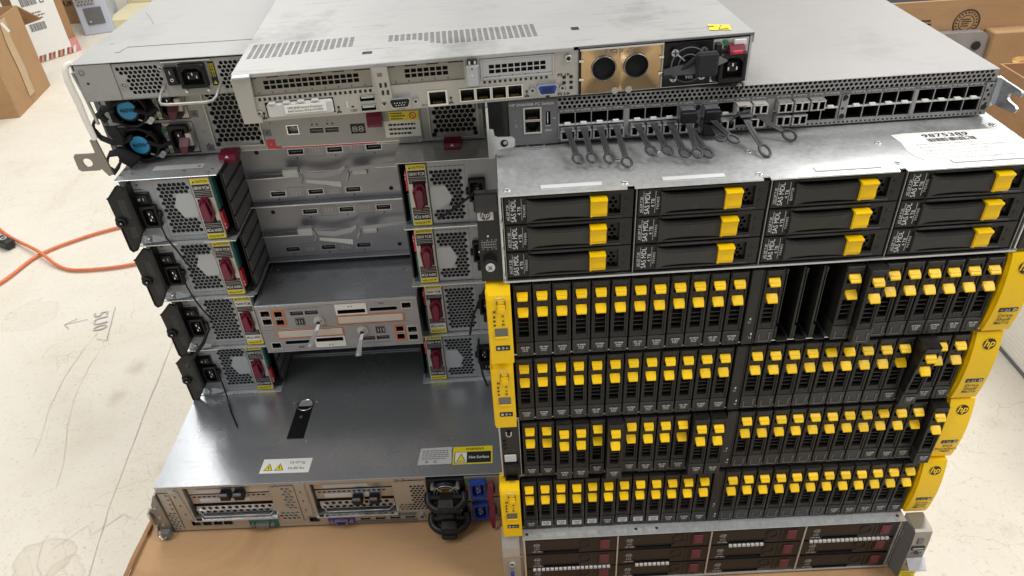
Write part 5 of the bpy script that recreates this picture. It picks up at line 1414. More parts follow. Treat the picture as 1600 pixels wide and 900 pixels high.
for k, z0 in enumerate((.0475, .0040)):
    ps = obj('power_supply', B().box(.0070, .0620, -.003, .015, z0, z0 + .0385, BLACK, .001).box(.0620, .0985, .0, .015, z0, z0 + .0385, NICK, .0004), st)
    b = B(); cx, cz = .0370, z0 + .0190
    b.ring((cx, cz), 'y', .0190, .0215, -.016, -.003, BLACK, 26); b.cyl((cx, cz), 'y', .0188, -.0045, -.003, VOID, 24)
    for a in range(0, 360, 45): b.hexa([(cx + .008 * math.cos(R(a)), -.006, cz + .008 * math.sin(R(a))), (cx + .018 * math.cos(R(a + 15)), -.010, cz + .018 * math.sin(R(a + 15))), (cx + .018 * math.cos(R(a + 28)), -.005, cz + .018 * math.sin(R(a + 28))), (cx + .008 * math.cos(R(a + 24)), -.005, cz + .008 * math.sin(R(a + 24)))] * 2, BLACK)
    b.cyl((cx, cz), 'y', .0125, -.0165, -.004, BLACK, 24); obj('fan', b, ps)
    b = B(); b.cyl((cx, cz + .001), 'y', .0110, -.0172, -.0165, SKYB, 28, smooth=False); b.text('460W', .0072, (cx, -.0177, cz - .0015), KPRINT, center=True, width=.0170, bold=.012); obj('sticker', b, ps)
    b = B()
    for a in (130, 230, 310, 45): b.tube([(cx + .014 * math.cos(R(a)), -.016, cz + .014 * math.sin(R(a))), (cx + .024 * math.cos(R(a)), -.012, cz + .022 * math.sin(R(a)))], .0012, ZINC if a in (310,) else BLACK, 6)
    for x, z in ((cx + .0195, z0 + .003), (cx + .0225, z0 + .006)): b.cyl((x, z), 'y', .0032, -.013, -.003, ZINC, 12)
    obj('fan_guard', b, ps)
    b = B(); b.box(.0600, .0690, -.0012, .0, z0 + .0010, z0 + .0100, WHITE); tri_sign(b, .0648, z0 + .0022, .0060, -.0014); obj('warning_sticker', b, ps)
    b = B(); b.box(.0600, .0680, -.0020, .0, z0 + .0200, z0 + .0340, NICK, .0005); b.cyl((.0642, z0 + .0300), 'y', .0030, -.0034, -.002, GREEN, 14); obj('status_light', b, ps)
    b = B(); iec(b, .0700, .0935, z0 + .0035, z0 + .0370, -.001, BLACK, .008, True); obj('power_inlet', b, ps)
    b = B(); b.strap([(.0900, -.003, z0 + .0230), (.0890, -.009, z0 + .0220), (.0875, -.015, z0 + .0140), (.0870, -.017, z0 + .0050)], [.007, .012, .011, .005], .0028, MAROON2, (1, 0, 0)); b.box(.0900, .0975, -.010, .0, z0 + .0120, z0 + .0280, CREAMP, .001); obj('release_lever', b, ps)
b = B()
b.strap([(.044, -.014, .080), (.034, -.018, .080), (.022, -.022, .076), (.006, -.024, .066), (-.004, -.024, .056), (-.007, -.022, .048), (-.002, -.022, .038), (.010, -.024, .032), (.022, -.024, .032), (.034, -.022, .036)], .0065, .0025, VELCRO, (0, .8, .45))
b.strap([(.014, -.022, .052), (.018, -.026, .044), (.020, -.026, .038), (.018, -.026, .030)], [.012, .014, .012, .010], .004, VELCRO, (1, 0, 0))
obj('hook_and_loop_strap', b, st)
b = B()
b.tube([(.012, -.022, .024), (.018, -.024, .016), (.030, -.026, .006), (.026, -.026, .006), (.014, -.028, .014)], [.004, .008, .009, .007, .004], VELCRO, 8)
b.strap([(.018, -.026, .020), (.004, -.028, .020), (-.002, -.028, .012), (-.004, -.030, .002), (.004, -.032, -.002), (.012, -.032, .006), (.018, -.028, .016)], .0080, .0025, VELCRO, (0, .8, .45))
obj('hook_and_loop_strap', b, st); b = B()
b.tube([(.012, -.022, .058), (.006, -.024, .068), (.012, -.022, .074), (.024, -.020, .070)], .004, VELCRO, 8)
obj('cable_bundle', b, st); b = B()
b.tube([(.046, -.018, .068), (.060, -.016, .062), (.070, -.012, .066)], .0030, VELCRO, 8); obj('cable_bundle', b, st); b = B(); b.tube([(.048, -.018, .028), (.060, -.016, .020), (.072, -.008, .022)], .0026, VELCRO, 8)
obj('cable_bundle', b, st)

# ================================================================== 1U UNIT WITH HANDLE on the left stack
dv = thing('power_end_unit', 'one unit grey chassis with rocker switch, mains inlet and chrome pull handle', 'network unit', (-.4564, .2535, .5425), .0079)
b = shell(0, .4380, .0016, .72, .0, .0426, PAINT3); obj('chassis', b, dv)
b = B(); b.box(-.0006, .4386, -.0020, .72, .0422, .0432, PAINT3, .0004)
b.box(-.0008, .0004, -.001, .72, .035, .0425, PAINT3)
# pressed rib in the lid
b.prism([(.0360, .0300), (.0400, .0295), (.0435, .0470), (.1900, .0470), (.1900, .0500), (.0420, .0505), (.0405, .0510)], 'z', .0430, .0438, PAINT3)
obj('top_cover', b, dv)
b = B()
for p, q in (((.012, .189), (.041, .135)), ((.0175, .0625), (.020, .0655))): b.tube([(p[0], p[1], .0433), ((p[0] + q[0]) / 2 + .001, (p[1] + q[1]) / 2, .0433), (q[0], q[1], .0433)], .00025, MID, 4)
obj('scratch', b, dv)
b = B(); b.box(.0020, .0414, -.0014, 0, .0012, .0415, PAINT3, .0006); b.cyl((.0113, .0216), 'y', .0014, -.0017, -.0013, VOID, 12)
for r_, zz in ((.0035, .034), (.0022, .0335)): b.ring((.0085, zz), 'y', r_ - .0003, r_, -.0017, -.0013, MID, 14)
obj('cover_plate', b, dv)
b = B(); b.hexes(.0415, .0935, .0014, .0405, 0, .0051, .0024, PAINT3, back=VOID, bd=.006, keep=lambda x, z: x > .046 + (.008 if z < .03 and x < .056 else 0) and z > .002)
obj('vent_grille', b, dv); b = B(); b.hexes(.1530, .2200, .0014, .0405, 0, .0051, .0024, PAINT3, back=VOID, bd=.006); obj('vent_grille', b, dv)
b = B(); b.plate(.0936, .1529, .0014, .0405, 0, [], PAINT3); b.ring((.0485, .0170), 'y', .0026, .0034, -.0016, 0, PAINT3, 14); b.box(.0470, .0500, -.0012, 0, .0155, .0185, PAINT3, .0004)
b.cyl((.0925, .0325), 'y', .0022, -.0008, .0002, MID, 12); b.ring((.0925, .0325), 'y', .0020, .0026, -.0012, 0, ZINC, 12)
b.box(.0945, .1480, -.0020, .0, .0388, .0402, CHROME); b.cyl((.1140, .0065), 'y', .0016, -.0030, 0, CHROME, 10); b.cyl((.1380, .0065), 'y', .0016, -.0030, 0, CHROME, 10)
obj('inlet_plate', b, dv)
b = B(); b.box(.0965, .1095, -.0028, 0, .0140, .0355, BLACK, .0008); b.prism([(-.0060, .0335), (-.0038, .0160), (-.001, .0160), (-.001, .0335)], 'x', .0985, .1075, BLACK)
b.box(.1027, .1032, -.0058, -.0050, .0270, .0310, WPRINT); b.ring((.1030, .0205), 'y', .0013, .0018, -.0050, -.0042, WPRINT, 14); obj('rocker_switch', b, dv)
b = B(); iec(b, .1118, .1410, .0110, .0365, 0, BLACK, .006); obj('power_inlet', b, dv)
b = B(); b.box(.1438, .1505, -.0004, 0, .0105, .0368, KPRINT)
for k in range(3): b.text('WARNING', .0022, (.1455 + k * .0020, -.0006, .0200), YELL, right=(0, 0, 1), up=(-1, 0, 0), width=.0150)
tri_sign(b, .1471, .0120, .0058, -.0006); obj('warning_label', b, dv)
b = B(); b.tube([(.0905, 0, .0130), (.0895, -.012, .0090), (.0895, -.020, .0040), (.0920, -.024, .0020), (.1000, -.025, .0015), (.1200, -.025, .0015), (.1400, -.025, .0015), (.1480, -.024, .0025), (.1510, -.020, .0055), (.1520, -.010, .0100), (.1525, 0, .0130)], .0017, NICK, 12); obj('pull_handle', b, dv)
b = B()
rail = [(-.0005, .004, .0435), (-.0055, .002, .0420), (-.0085, .0, .0370), (-.0098, 0, .0250), (-.0080, 0, .0), (-.0078, 0, -.020), (-.0062, 0, -.0430)]
b.tube(rail, [.0025, .003, .0034, .0036, .0036, .0034, .003], WHITEBOX, 10, up=(0, 1, 0)); b.tube([(-.0050, .006, .032), (-.0020, .006, .010), (.0010, .006, -.028)], .0018, ZINC, 6)
obj('slide_rail', b, dv, label='white rail hanging down at the left corner')
b = B(); n = 24; xa, xb, za, zb = -.0380, -.0105, -.0810, -.0595; cx, cz, hr = -.0245, -.0705, .0054
for yy_ in (-.0012, .0006):
    out = []; inn = []
    for k in range(n):
        a = 2 * math.pi * k / n + .0001; ca, sa = math.cos(a), math.sin(a)
        t = min((xb - cx) / ca if ca > 0 else (xa - cx) / ca, (zb - cz) / sa if sa > 0 else (za - cz) / sa, .0165)
        out.append((cx + ca * t, yy_, cz + sa * t)); inn.append((cx + ca * hr, yy_, cz + sa * hr))
    b.add(out + inn, [(k, (k + 1) % n, n + (k + 1) % n, n + k) for k in range(n)], NICKD)
    if yy_ < 0: o1, i1 = out, inn
b.add(o1 + out, [(k, (k + 1) % n, n + (k + 1) % n, n + k) for k in range(n)], NICKD); b.add(i1 + inn, [(k, (k + 1) % n, n + (k + 1) % n, n + k) for k in range(n)], NICKD)
b.prism([(-.0120, -.0430), (-.0050, -.0430), (-.0005, -.0870), (-.0060, -.0890), (-.0110, -.0800)], 'y', -.0016, .0010, NICKD)
obj('rail_bracket', b, dv, label='steel bracket with round hole at the end of the rail')

# ================================================================== TOP SERVER (rear view)
ts = thing('top_server', 'slim server lying across both stacks, bronze plate with two round holes at its rear', 'server', (-.2193, .0629, .5867), .0626)
b = shell(0, .4347, .0016, .70, .0, .0416, PAINT); obj('chassis', b, ts)
# lid with perforated bands, built as plate with real slots
b = B(); b.M = Matrix(((1, 0, 0, 0), (0, 0, 1, 0), (0, -1, 0, .0425), (0, 0, 0, 1)))   # local x, z->y ; y->-z
hs = []
def band(x0, x1, y0f, y1, n, rows):
    p = (x1 - x0) / n
    for i in range(n):
        ya = y0f(i / n); k = 0; y = y1
        while y - .0020 > ya:
            y -= .0030
            hs.append((x0 + i * p + .0006, x0 + (i + 1) * p - .0010, y, y + .0016, .002, MID, None))
band(.0035, .0955, lambda t: .036 + (.014 * max(0, t - .25) / .75), .0755, 17, 12)
band(.1250, .2575, lambda t: .052 if t < .18 else (.034 if t > .36 else .052 - .018 * (t - .18) / .18), .0715, 25, 12)
hs += [(.1045, .1130, .0240, .0310, .004, ZINC, MID), (.2875, .2945, .0430, .0520, .004, ZINC, MID), (.2875, .2960, .145, .153, .004, ZINC, MID)]
hs = [(a, c_, round(d, 5), round(e, 5), f_, g_, h_) for a, c_, d, e, f_, g_, h_ in hs]
hx = [h for h in hs if h[3] < .09 and h[2] > .033 and h[0] < .1 or (h[0] > .12 and h[0] < .27)]
# four separate plates keep the cell grid small
def sub(x0, x1, y0, y1): b.plate(x0, x1, y0, y1, 0, [h for h in hs if h[0] >= x0 and h[1] <= x1 and h[2] >= y0 and h[3] <= y1], PAINT)
for xa, xb in ((-.0006, .1000), (.1000, .1220), (.1220, .2600), (.2600, .4353)): sub(xa, xb, -.0015, .080)
sub(-.0006, .4353, .080, .70)
b.M = None
b.box(-.0006, .4353, -.0018, -.0015, .0380, .0426, PAINT) if False else None
for x0, x1 in ((-.0006, .4353),):
    b.box(-.0010, -.0004, -.001, .70, .0340, .0424, PAINT); b.box(.4351, .4357, -.001, .70, .0340, .0424, PAINT)
# turned down front lip, stepped round the supply bay
b.box(.0150, .2820, -.0022, -.0008, .0392, .0426, PAINT, .0004); b.box(.2860, .4353, -.0018, -.0006, .0406, .0426, MID, .0003)
obj('top_cover', b, ts)
b = B(); b.box(.0036, .0950, .035, .077, .028, .0282, VOID); b.box(.1240, .2590, .030, .077, .028, .0282, VOID); obj('dark_backing', b, ts)  # thin black sheets backing the lid slots
b = B(); b.add([(.4010, .012, .0430), (.4190, .008, .0430), (.4215, .022, .0430), (.4040, .027, .0430)], [(0, 1, 2, 3)], YELL); b.quad([(.4085, .0115, .0432), (.4175, .0105, .0432), (.4140, .0225, .0432)], KPRINT); b.quad([(.4098, .0125, .0433), (.4163, .0118, .0433), (.4138, .0205, .0433)], YELL); b.box(.4030, .4075, .0200, .0225, .0429, .0432, KPRINT)
obj('warning_label', b, ts)
b = B()
hs = [(.0125, .1120, .0222, .0385, .004, NICKD, None), (.1265, .1895, .0222, .0385, .004, NICKD, None), (.2030, .2660, .0200, .0385, .003, NICK, None), (.0200, .0775, .0030, .0165, .003, NICKD, None)]
hs += [usb(b, .1058, .0130, -.0002, .0125, .0046), usb(b, .1058, .0045, -.0002, .0125, .0046), rj45(b, .1650, .0082, -.0002, .0140, .0108, frame=CHROME, th=.0015)]
for k in range(4): hs.append(rj45(b, .1905 + k * .01365, .0085, -.0002, .0115, .0098, frame=CHROME, th=.0009))
b.plate(-.0005, .2862, .0002, .0392, 0, hs, NICK)
for k in range(23): x = .0160 + k * .0042; b.box(x, x + .0020, -.0004, .0001, .0182, .0206, VOID)
for k in range(13): x = .2050 + k * .0044; b.box(x, x + .0020, -.0004, .0001, .0172, .0192, VOID)
dsub(b, .1330, .0080, 0, .0185, .0088, BLACK); dsub(b, .2590, .0088, 0, .0178, .0092, BLUE, 3, KPRINT)
for x0 in (.2725, .2785):
    for k in range(3): b.box(x0, x0 + .0028, -.0004, .0001, .0060 + k * .0048, .0085 + k * .0048, VOID)
f = -.0004
b.text('PS 1', .0034, (.2685, f, .0180), KPRINT, width=.0068, bold=.02); b.text('PS 2', .0034, (.2685, f, .0010), KPRINT, width=.0068, bold=.02)
for z in (.0180, .0010): b.quad([(.2765, f, z), (.2765, f, z + .0024), (.2790, f, z + .0012)], KPRINT)
b.text('UID', .0030, (.0905, f, .0022), KPRINT, width=.0052, bold=.01); b.box(.0915, .0935, f, 0, .0060, .0072, KPRINT); b.box(.0875, .0888, f, 0, .0060, .0120, CHROME)
b.text('IOIOI', .0026, (.1330, f, .0008), KPRINT, center=True, width=.0070); b.text('XO', .0030, (.1505, f, .0015), KPRINT, width=.0050)
for x in (.0805, .1762, .2415, .0175):
    b.tube([(x, f, .0025), (x, f, .0070)], .0003, KPRINT, 4); b.box(x - .001, x + .001, f, 0, .0065, .0080, KPRINT); b.box(x - .0018, x - .0005, f, 0, .0020, .0035, KPRINT); b.box(x + .0005, x + .0018, f, 0, .0020, .0035, KPRINT)
b.box(.2580, .2610, f, 0, .0004, .0018, KPRINT); screw(b, .0145, .0080, -.0002, .0022, CHROME)
b.ring((.2775, .0330), 'y', .0018, .0034, -.0020, 0, NICK, 16); b.cyl((.2775, .0330), 'y', .0018, -.0012, 0, KPRINT, 12)
for xx in (.0065, .0100): b.box(xx - .003, xx - .0015, f, 0, .0050, .0070, KPRINT); 
obj('rear_panel', b, ts)
b = B(); b.prism([(-.0012, .0395), (.0142, .0395), (.0128, .0080), (.0160, .0045), (.0160, .0008), (.0005, .0008)], 'y', -.0045, -.0005, NICK); b.box(.0, .0150, -.0070, .0, .0395, .0425, ZINC, .0008); obj('corner_bracket', b, ts)


def slot_bracket(x0, x1, z0, z1, y, n, mm, sx0, frame=False):
    b = B(); sw_ = (x1 - x0 - sx0 * 2) / n; hs = []
    for i in range(n):
        for j in range(2): hs.append((x0 + sx0 + i * sw_ + .0004, x0 + sx0 + (i + 1) * sw_ - .0006, z0 + .0050 + j * .0042, z0 + .0082 + j * .0042, .002, VOID, VOID))
    b.plate(x0, x1, z0, z1, y, hs, mm)
    b.box(x0, x1, y - .0006, y, z1 - .0014, z1 - .0002, KPRINT) if not frame else None
    for k in range(int((x1 - x0) / .018)): b.box(x0 + .006 + k * .018, x0 + .014 + k * .018, y - .0012, y, z1 - .0022, z1 - .0004, mm)
    for k in range(int((x1 - x0) / .011)): b.cyl((x0 + .005 + k * .011, z0 + .0022), 'y', .0006, y - .0003, y, KPRINT, 6)
    if frame:
        b.box(x0, x0 + .002, y - .0015, y, z0, z1, mm, .0004); b.box(x1 - .002, x1, y - .0015, y, z0, z1, mm, .0004); b.box(x0 + .002, x1 - .002, y - .0015, y, z0, z0 + .002, mm, .0004); b.box(x0 + .002, x1 - .002, y - .0015, y, z1 - .002, z1, mm, .0004)
    return obj('slot_bracket', b, ts)


slot_bracket(.0125, .1120, .0222, .0385, .0015, 15, NICKD, .010); slot_bracket(.1265, .1895, .0222, .0385, .0015, 7, BRASS if False else NICKD, .013); slot_bracket(.2030, .2660, .0200, .0385, .0010, 9, ZINC, .007, True)
b = B(); b.prism([(.1135, .0395), (.1260, .0395), (.1275, .0080), (.1180, .0080)], 'y', -.0040, -.0005, NICK); b.box(.1175, .1215, -.0043, -.0038, .0320, .0350, MID)
for x, z in ((.1180, .0225), (.1222, .0225), (.1190, .0160), (.1232, .0160)): b.box(x, x + .0020, -.0043, -.0038, z, z + .0040, KPRINT)
obj('riser_bracket', b, ts)
b = B(); b.box(.1908, .2020, -.0070, -.0005, .0170, .0360, ZINC, .0012); b.box(.1925, .2005, -.0060, .004, .0365, .0400, BLACK); b.box(.1935, .1950, -.0065, -.001, .0365, .0395, CHROME); b.box(.1980, .1995, -.0065, -.001, .0365, .0395, CHROME); b.cyl((.1960, .0330), 'y', .0007, -.0074, -.0069, KPRINT, 8); b.cyl((.1958, .0275), 'y', .0006, -.0074, -.0069, WHITE, 8)
obj('latch_clip', b, ts)
b = B(); b.box(.0215, .0765, -.0030, .002, .0035, .0155, PALE, .0012)
for k in range(4): b.box(.0235 + k * .0120, .0295 + k * .0120, -.0038, .0, .0150, .0172, PALE, .0006)
b.box(.0360, .0710, -.0036, -.0029, .0062, .0138, WHITE, .0004); b.text('HPE 3PAR Service Processor', .0022, (.0535, -.0039, .0106), KPRINT, center=True, width=.0290, bold=.01); b.text('Build Version: SP-5.0.1.0-27223', .0022, (.0535, -.0039, .0078), KPRINT, center=True, width=.0290, bold=.01)
obj('label_tray', b, ts, label='pull out tray with white service processor label')
# blanking plate with two round holes
b = B(); x0, x1, z0, z1 = .2885, .3570, .0010, .0385; hc = [(.3082, .0210), (.3365, .0210)]; hr = .0101
n = 24
for (cx, cz), xa, xb in ((hc[0], x0, .32235), (hc[1], .32235, x1)):
    out = []; inn = []
    for k in range(n):
        a = 2 * math.pi * k / n; ca, sa = math.cos(a), math.sin(a)
        tx = ((xb - cx) / ca if ca > 1e-9 else ((xa - cx) / ca if ca < -1e-9 else 1e9)); tz = ((z1 - cz) / sa if sa > 1e-9 else ((z0 - cz) / sa if sa < -1e-9 else 1e9)); t = min(tx, tz)
        out.append((cx + ca * t, -.0010, cz + sa * t)); inn.append((cx + ca * hr, .0016, cz + sa * hr))
    corners = [(xb, z1), (xa, z1), (xa, z0), (xb, z0)]
    b.add(out + inn, [(k, (k + 1) % n, n + (k + 1) % n, n + k) for k in range(n)], BRASS, True)
    for cxx, czz in corners:
        # fill the corner triangle between the two neighbouring rim points
        best = sorted(range(n), key=lambda k: (out[k][0] - cxx) ** 2 + (out[k][2] - czz) ** 2)[:2]; k0, k1 = sorted(best)
        if (k0, k1) == (0, n - 1): pass
        b.add([out[k0], (cxx, -.0010, czz), out[k1]], [(0, 1, 2)], BRASS)
    b.ring((cx, cz), 'y', hr - .0001, hr + .0004, .0004, .0020, ZINC, 28); b.cyl((cx, cz), 'y', hr, .0040, .0045, VOID, 24); b.ring((cx, cz), 'y', hr - .0002, hr, .0, .0045, VOID, 24)
b.text('TOP', .0068, (.3160, -.0014, .0328), NICKD, center=True, width=.0165, bold=.01)
b.tube([(.3285, -.0014, .0325), (.3350, -.0014, .0325), (.3318, -.0014, .0375), (.3285, -.0014, .0325)], .0003, NICKD, 4)
for x, z in ((x0, .030), (x0, .014), (x1, .028), (x1, .014)): b.box(x - .002, x + .002, -.0020, 0, z - .001, z + .001, CHROME)
for cxx in (.318, .330): b.cyl((cxx, .0015), 'y', .0030, -.0012, -.0008, NICK, 16)
b.box(x0 - .0010, x1 + .0010, -.0018, 0, .0385, .0400, CHROME)
obj('blanking_plate', b, ts)
b = B(); b.plate(.2862, .4345, .0002, .0405, .0050, [], VOID); b.box(.2862, .2880, -.001, .005, .0002, .040, BLACK); b.box(.3575, .3590, -.001, .005, .0002, .040, NICK)
b.box(.2862, .4345, -.0008, .005, .0001, .0008, NICK); b.box(.4325, .4345, -.001, .005, .0002, .040, ZINC); obj('supply_bay', b, ts)
ps = obj('power_supply', B().box(.3595, .4010, -.001, .004, .0015, .0390, BLACK, .0005).box(.4010, .4320, -.001, .004, .0015, .0390, ZINC, .0005), ts)
b = B(); cx, cz = .3800, .0205; b.cyl((cx, cz), 'y', .0165, -.0015, -.0010, VOID, 24)
for rr in (.0090, .0150): b.ring((cx, cz), 'y', rr - .0004, rr + .0004, -.0055, -.0048, MID, 24)
for a in (45, 135, 225, 315): b.tube([(cx + .005 * math.cos(R(a)), -.005, cz + .005 * math.sin(R(a))), (cx + .0195 * math.cos(R(a)), -.0045, cz + .0175 * math.sin(R(a)))], .0007, ZINC, 6); screw(b, cx + .0175 * math.cos(R(a)) , cz + .0155 * math.sin(R(a)), -.0040, .0032)
b.cyl((cx, cz - .002), 'y', .0085, -.0030, -.0015, BLACK, 20); b.text('94%', .0040, (cx + .001, -.0060, cz - .012), WPRINT, center=True); obj('fan', b, ps)
b = B(); iec(b, .4060, .4300, .0030, .0280, -.001, BLACK, .006); b.box(.4025, .4080, -.0040, -.001, .0030, .0360, BLACK, .0008); obj('power_inlet', b, ps)
b = B(); b.prism([(-.001, .0345), (-.0070, .0335), (-.0095, .0300), (-.0090, .0275), (-.005, .0262), (-.001, .0265)], 'x', .4135, .4265, MAROON); b.box(.4155, .4245, -.0098, -.0085, .0280, .0310, REDP, .0006); obj('release_lever', b, ps)
b = B(); b.strap([(.3600, -.003, .0130), (.3700, -.010, .0180), (.3860, -.013, .0200), (.4020, -.011, .0230), (.4120, -.006, .0240)], [.008, .008, .009, .007, .006], .0025, TABM, (0, .5, .8)); b.box(.3830, .4020, -.0175, -.0100, .0125, .0335, VELCRO, .002)
b.tube([(.3600, -.004, .0110), (.3660, -.008, .0130), (.3740, -.010, .0190), (.3820, -.012, .0270), (.3900, -.012, .0300)], .0022, VELCRO, 8); obj('cable_strap', b, ps)
b = B(); b.box(.4105, .4130, -.0018, -.001, .0315, .0370, KPRINT); b.cyl((.4115, .0355), 'y', .0024, -.003, -.001, GREEN, 12); b.box(.4185, .4290, -.0030, -.001, .0335, .0380, WHITE, .0005); obj('status_light', b, ps)
b = B(); b.ring((.4255, -.0015), 'y', .0030, .0040, -.0080, -.0065, BLACK, 16); obj('cable_tie', b, ps)

# ================================================================== BACKGROUND left
def frame2(p, q):
    d = Vector(q) - Vector(p); return math.atan2(d.y, d.x)


def box_part(parent, name, L, W, H, m, open_top=False):
    b = B(); th = .004
    if open_top:
        b.box(0, L, 0, th, 0, H, m); b.box(0, L, W - th, W, 0, H, m); b.box(0, th, th, W - th, 0, H, m); b.box(L - th, L, th, W - th, 0, H, m); b.box(th, L - th, th, W - th, 0, th, m)
    else: b.box(0, L, 0, W, 0, H, m, .002)
    return obj(name, b, parent)


# brown open carton with tape, front corner at (-1.717,1.995)
ba = thing('cardboard_box', 'open brown carton with packing tape down its side, far left', 'cardboard box', (-1.717, 1.995, FZ), R(97.5))
box_part(ba, 'carton_wall', .32, .38, .305, CARD, True)
b = B(); b.strap([(.165, -.0025, .30), (.150, -.0025, .22), (.158, -.0025, .12), (.150, -.0025, .03)], [.050, .046, .05, .048], .001, CLEARTAPE, (1, 0, 0)); b.strap([(.150, -.003, .29), (.18, -.003, .25)], .02, .001, WHITE, (1, 0, 0)); obj('packing_tape', b, ba)
b = B(); b.hexa([(.32, 0, .300), (.40, -.03, .23), (.41, .09, .20), (.325, .19, .30), (.32, 0, .304), (.402, -.03, .234), (.412, .09, .204), (.325, .19, .304)], CARD2); obj('flap', b, ba); b = B(); b.box(-.09, .0, .02, .36, .300, .304, CARD); obj('flap', b, ba)
wl = thing('white_sheet', 'white foam sheet standing in the open brown carton', 'packing foam', (-1.86, 2.10, FZ + .02), R(90))
b = B(); b.box(0, .26, -.02, .02, 0, .40, WHITEBOX, .004); obj('panel', b, wl)
# label covered box
lb = thing('labelled_box', 'tall carton with a big white shipping label and pink tape, behind the open carton', 'cardboard box', (-1.945, 2.600, FZ), R(52))
box_part(lb, 'carton_wall', .185, .30, .42, CARD2)
b = B(); b.box(-.010, .150, -.006, -.0022, .028, .43, WHITE)
lines(b, .01, .30, .10, .09, 8, -.0068, MID)
x = .008
for zz in (.225, .125):
    x = .02
    while x < .085: ww = random.choice((.0015, .003, .0045)); b.box(x, x + ww, -.0072, -.006, zz, zz + .030, MID); x += ww + .002
b.box(.095, .112, -.0072, -.006, .225, .245, MID); b.box(.099, .108, -.0076, -.007, .230, .240, WHITE)
lines(b, .01, .165, .10, .035, 3, -.0068, MID); obj('shipping_label', b, lb)
b = B()
for k in range(9): b.hexa([(-.01 + k * .02, -.007, .002), (.000 + k * .02, -.007, .002), (.000 + k * .02, -.0025, .002), (-.01 + k * .02, -.0025, .002), (.0 + k * .02, -.007, .028), (.010 + k * .02, -.007, .028), (.010 + k * .02, -.0025, .028), (.0 + k * .02, -.0025, .028)], PINK if k % 2 else WHITE)
b.box(.151, .187, -.0042, -.0022, .0, .06, PINK); obj('pink_tape', b, lb)
bc = thing('cardboard_box', 'brown carton with dark lettering standing behind the labelled box', 'cardboard box', (-2.16, 3.18, FZ), 0)
box_part(bc, 'carton_wall', .20, .25, .34, CARD)
b = B(); b.box(.02, .145, -.003, -.001, .125, .34, WHITE); b.text('OUFCH', .030, (.06, -.003, .085), KPRINT, width=.125, bold=.02)
lines(b, .06, .20, .07, .03, 1, -.0045, MID); obj('printed_side', b, bc)
dvb = thing('standing_device', 'pale blue grey machine with a perforated panel, standing in the background', 'computer', (-1.905, 2.96, FZ), R(18))
b = B(); b.box(0, .13, 0, .30, 0, .40, BLUEW, .004); obj('case', b, dvb)
b = B(); b.hexes(.010, .085, .13, .235, -.003, .014, .0045, SILVER, back=MID, bd=.0015); obj('vent_grille', b, dvb)
b = B(); b.box(.030, .105, -.006, -.001, .045, .120, MID, .002); b.cyl((.045, .060), 'y', .004, -.009, -.006, PALE, 10); b.box(.088, .105, -.010, -.001, .210, .240, SILVER, .002); obj('drive_bay', b, dvb)
b = B(); b.box(-1.82, -1.35, 3.02, 3.30, 0, .05, CREAM, .004); b.box(-1.83, -1.36, 3.31, 3.60, 0, .10, CREAM, .004)
tag(obj('cream_panels', b, loc=(0, 0, FZ)), 'flat pale yellow cartons on the floor behind the top unit', 'cartons')

# orange extension cord and black plug
def arc(pts, n=10):
    """Catmull-Rom through the points"""
    P = [Vector(p) for p in pts]; P = [P[0]] + P + [P[-1]]; out = []
    for i in range(1, len(P) - 2):
        for k in range(n):
            t = k / n; a, b_, c_, d = P[i - 1], P[i], P[i + 1], P[i + 2]
            out.append(.5 * ((2 * b_) + (c_ - a) * t + (2 * a - 5 * b_ + 4 * c_ - d) * t * t + (3 * b_ - a - 3 * c_ + d) * t ** 3))
    out.append(P[-2]); return out


z = FZ + .006
b = B(); b.tube(arc([(-1.55, 1.42, z), (-1.361, 1.192, z), (-1.182, 1.050, z + .008), (-1.10, .985, z), (-1.0315, .965, z), (-.9125, .980, z), (-.80, 1.05, z), (-.74, 1.14, z), (-.80, 1.22, z), (-.92, 1.20, z), (-1.0168, 1.165, z), (-1.10, 1.12, z), (-1.182, 1.045, z), (-1.219, .926, z), (-1.30, .80, z), (-1.45, .70, z)]), .0040, CORD, 10)
tag(obj('extension_cord', b), 'orange extension cord crossing itself on the floor', 'cord')
pl = thing('plug', 'black plug lying on the floor beside the orange cord', 'plug', (-1.290, 1.101, FZ), R(-30))
b = B(); b.box(-.030, .020, -.013, .013, .002, .026, BLACKRUB, .004); b.ring((-.004, 0), 'z', .005, .008, .026, .0275, PALE, 16); obj('body', b, pl)
b = B(); b.tube([(-.03, 0, .012), (-.07, .008, .008), (-.16, .05, .006), (-.28, .08, .006)], .005, BLACKRUB, 8); obj('lead', b, pl)

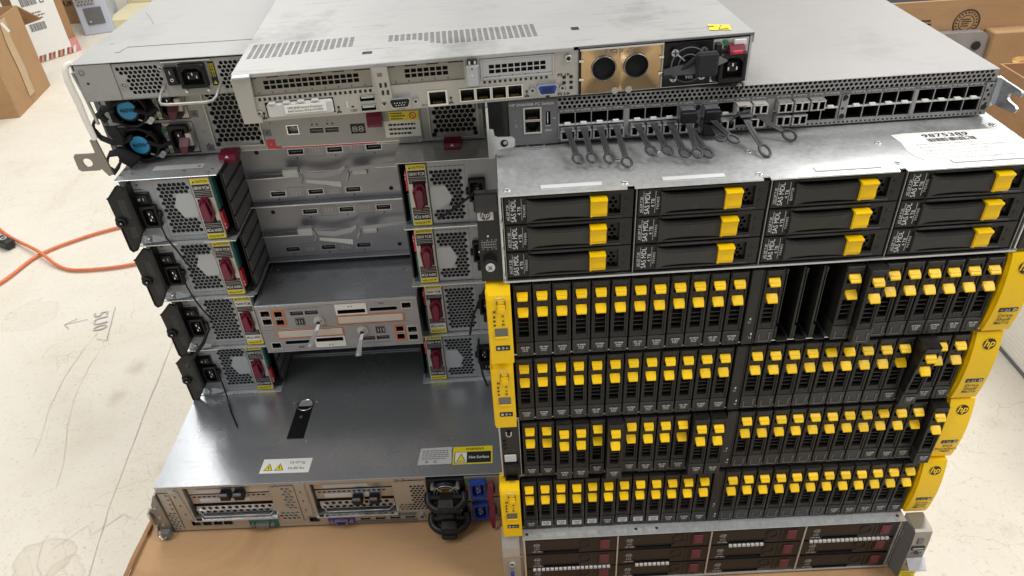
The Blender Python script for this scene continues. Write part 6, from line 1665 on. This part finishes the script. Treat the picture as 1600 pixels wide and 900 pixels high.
# ================================================================== BACKGROUND right
wb = thing('white_carton', 'white ribbed carton at the right edge behind the drive shelves', 'carton', (.915, .06, FZ), 0)
b = B(); b.box(0, .40, 0, .82, 0, .30, WHITEBOX, .003)
for k in range(34): b.box(-.0005, .0002, .006, .814, .008 + k * .0085, .0115 + k * .0085, WHITEBOX)
obj('carton_wall', b, wb)
b = B(); b.box(-.004, .0, 0, .82, .0, .005, MID); obj('base_edge', b, wb)
b1 = thing('cardboard_box', 'brown carton whose near side wall shows right of the switch', 'cardboard box', (.885, .36, FZ + .3005), 0)
box_part(b1, 'carton_wall', .40, .38, .172, CARD2, True)
b2 = thing('cardboard_box', 'brown carton with a round printed seal on its upright flap', 'cardboard box', (.70, .925, FZ), 0)
box_part(b2, 'carton_wall', .62, .35, .40, CARD2, True)
b = B(); b.box(0, .62, -.006, -.001, .40, .535, CARD); obj('flap', b, b2)
b = B(); y = -.0068; c0 = (.215, .490)
for r_ in (.026, .024, .015): b.ring(c0, 'y', r_ - .0008, r_, y, y + .0006, KPRINT, 36)
for k in range(20):
    a = R(18 * k); b.box(c0[0] + .0195 * math.cos(a) - .0015, c0[0] + .0195 * math.cos(a) + .0015, y, y + .0006, c0[1] + .0195 * math.sin(a) - .0012, c0[1] + .0195 * math.sin(a) + .0012, KPRINT)
lines(b, c0[0] - .010, c0[1] - .008, .020, .017, 4, y, KPRINT)
lines(b, .105, .480, .045, .022, 3, y, KPRINT); obj('printed_seal', b, b2)
b3 = thing('cardboard_box', 'plain brown carton panel standing beside the grey laptop', 'cardboard box', (.956, .885, FZ), 0)
b = B(); b.box(0, .30, 0, .034, 0, .478, CARD, .002); obj('carton_wall', b, b3)
lp = thing('laptop', 'closed grey laptop standing on edge with one black foot showing', 'laptop', (.70, .895, FZ + .16), 0)
b = B(); p = [(0, 0), (.255, 0), (.255, .300), (.252, .309), (.246, .315), (.238, .318), (.0, .318)]
b.prism(p, 'y', 0, .018, SILVER); b.cyl((.232, .292), 'y', .0085, -.003, 0, BLACKRUB, 18); obj('body', b, lp)
sb = thing('cardboard_box', 'low brown carton hidden under the grey laptop', 'cardboard box', (.69, .885, FZ), 0)
b = B(); b.box(0, .26, 0, .034, 0, .159, CARD2, .002); obj('carton_wall', b, sb)
gl = thing('glass_jar', 'clear glass jar on the white carton at the right edge', 'jar', (.985, .79, FZ + .301), 0)
b = B(); G = mat('clear_glass', (.85, .87, .85), .05, 0, .02, 20); G.node_tree.nodes['Principled BSDF'].inputs['Transmission Weight'].default_value = .7
b.cyl((0, 0), 'z', .035, 0, .13, G, 24); b.cyl((0, 0), 'z', .037, .13, .15, GOLD, 24); obj('body', b, gl)
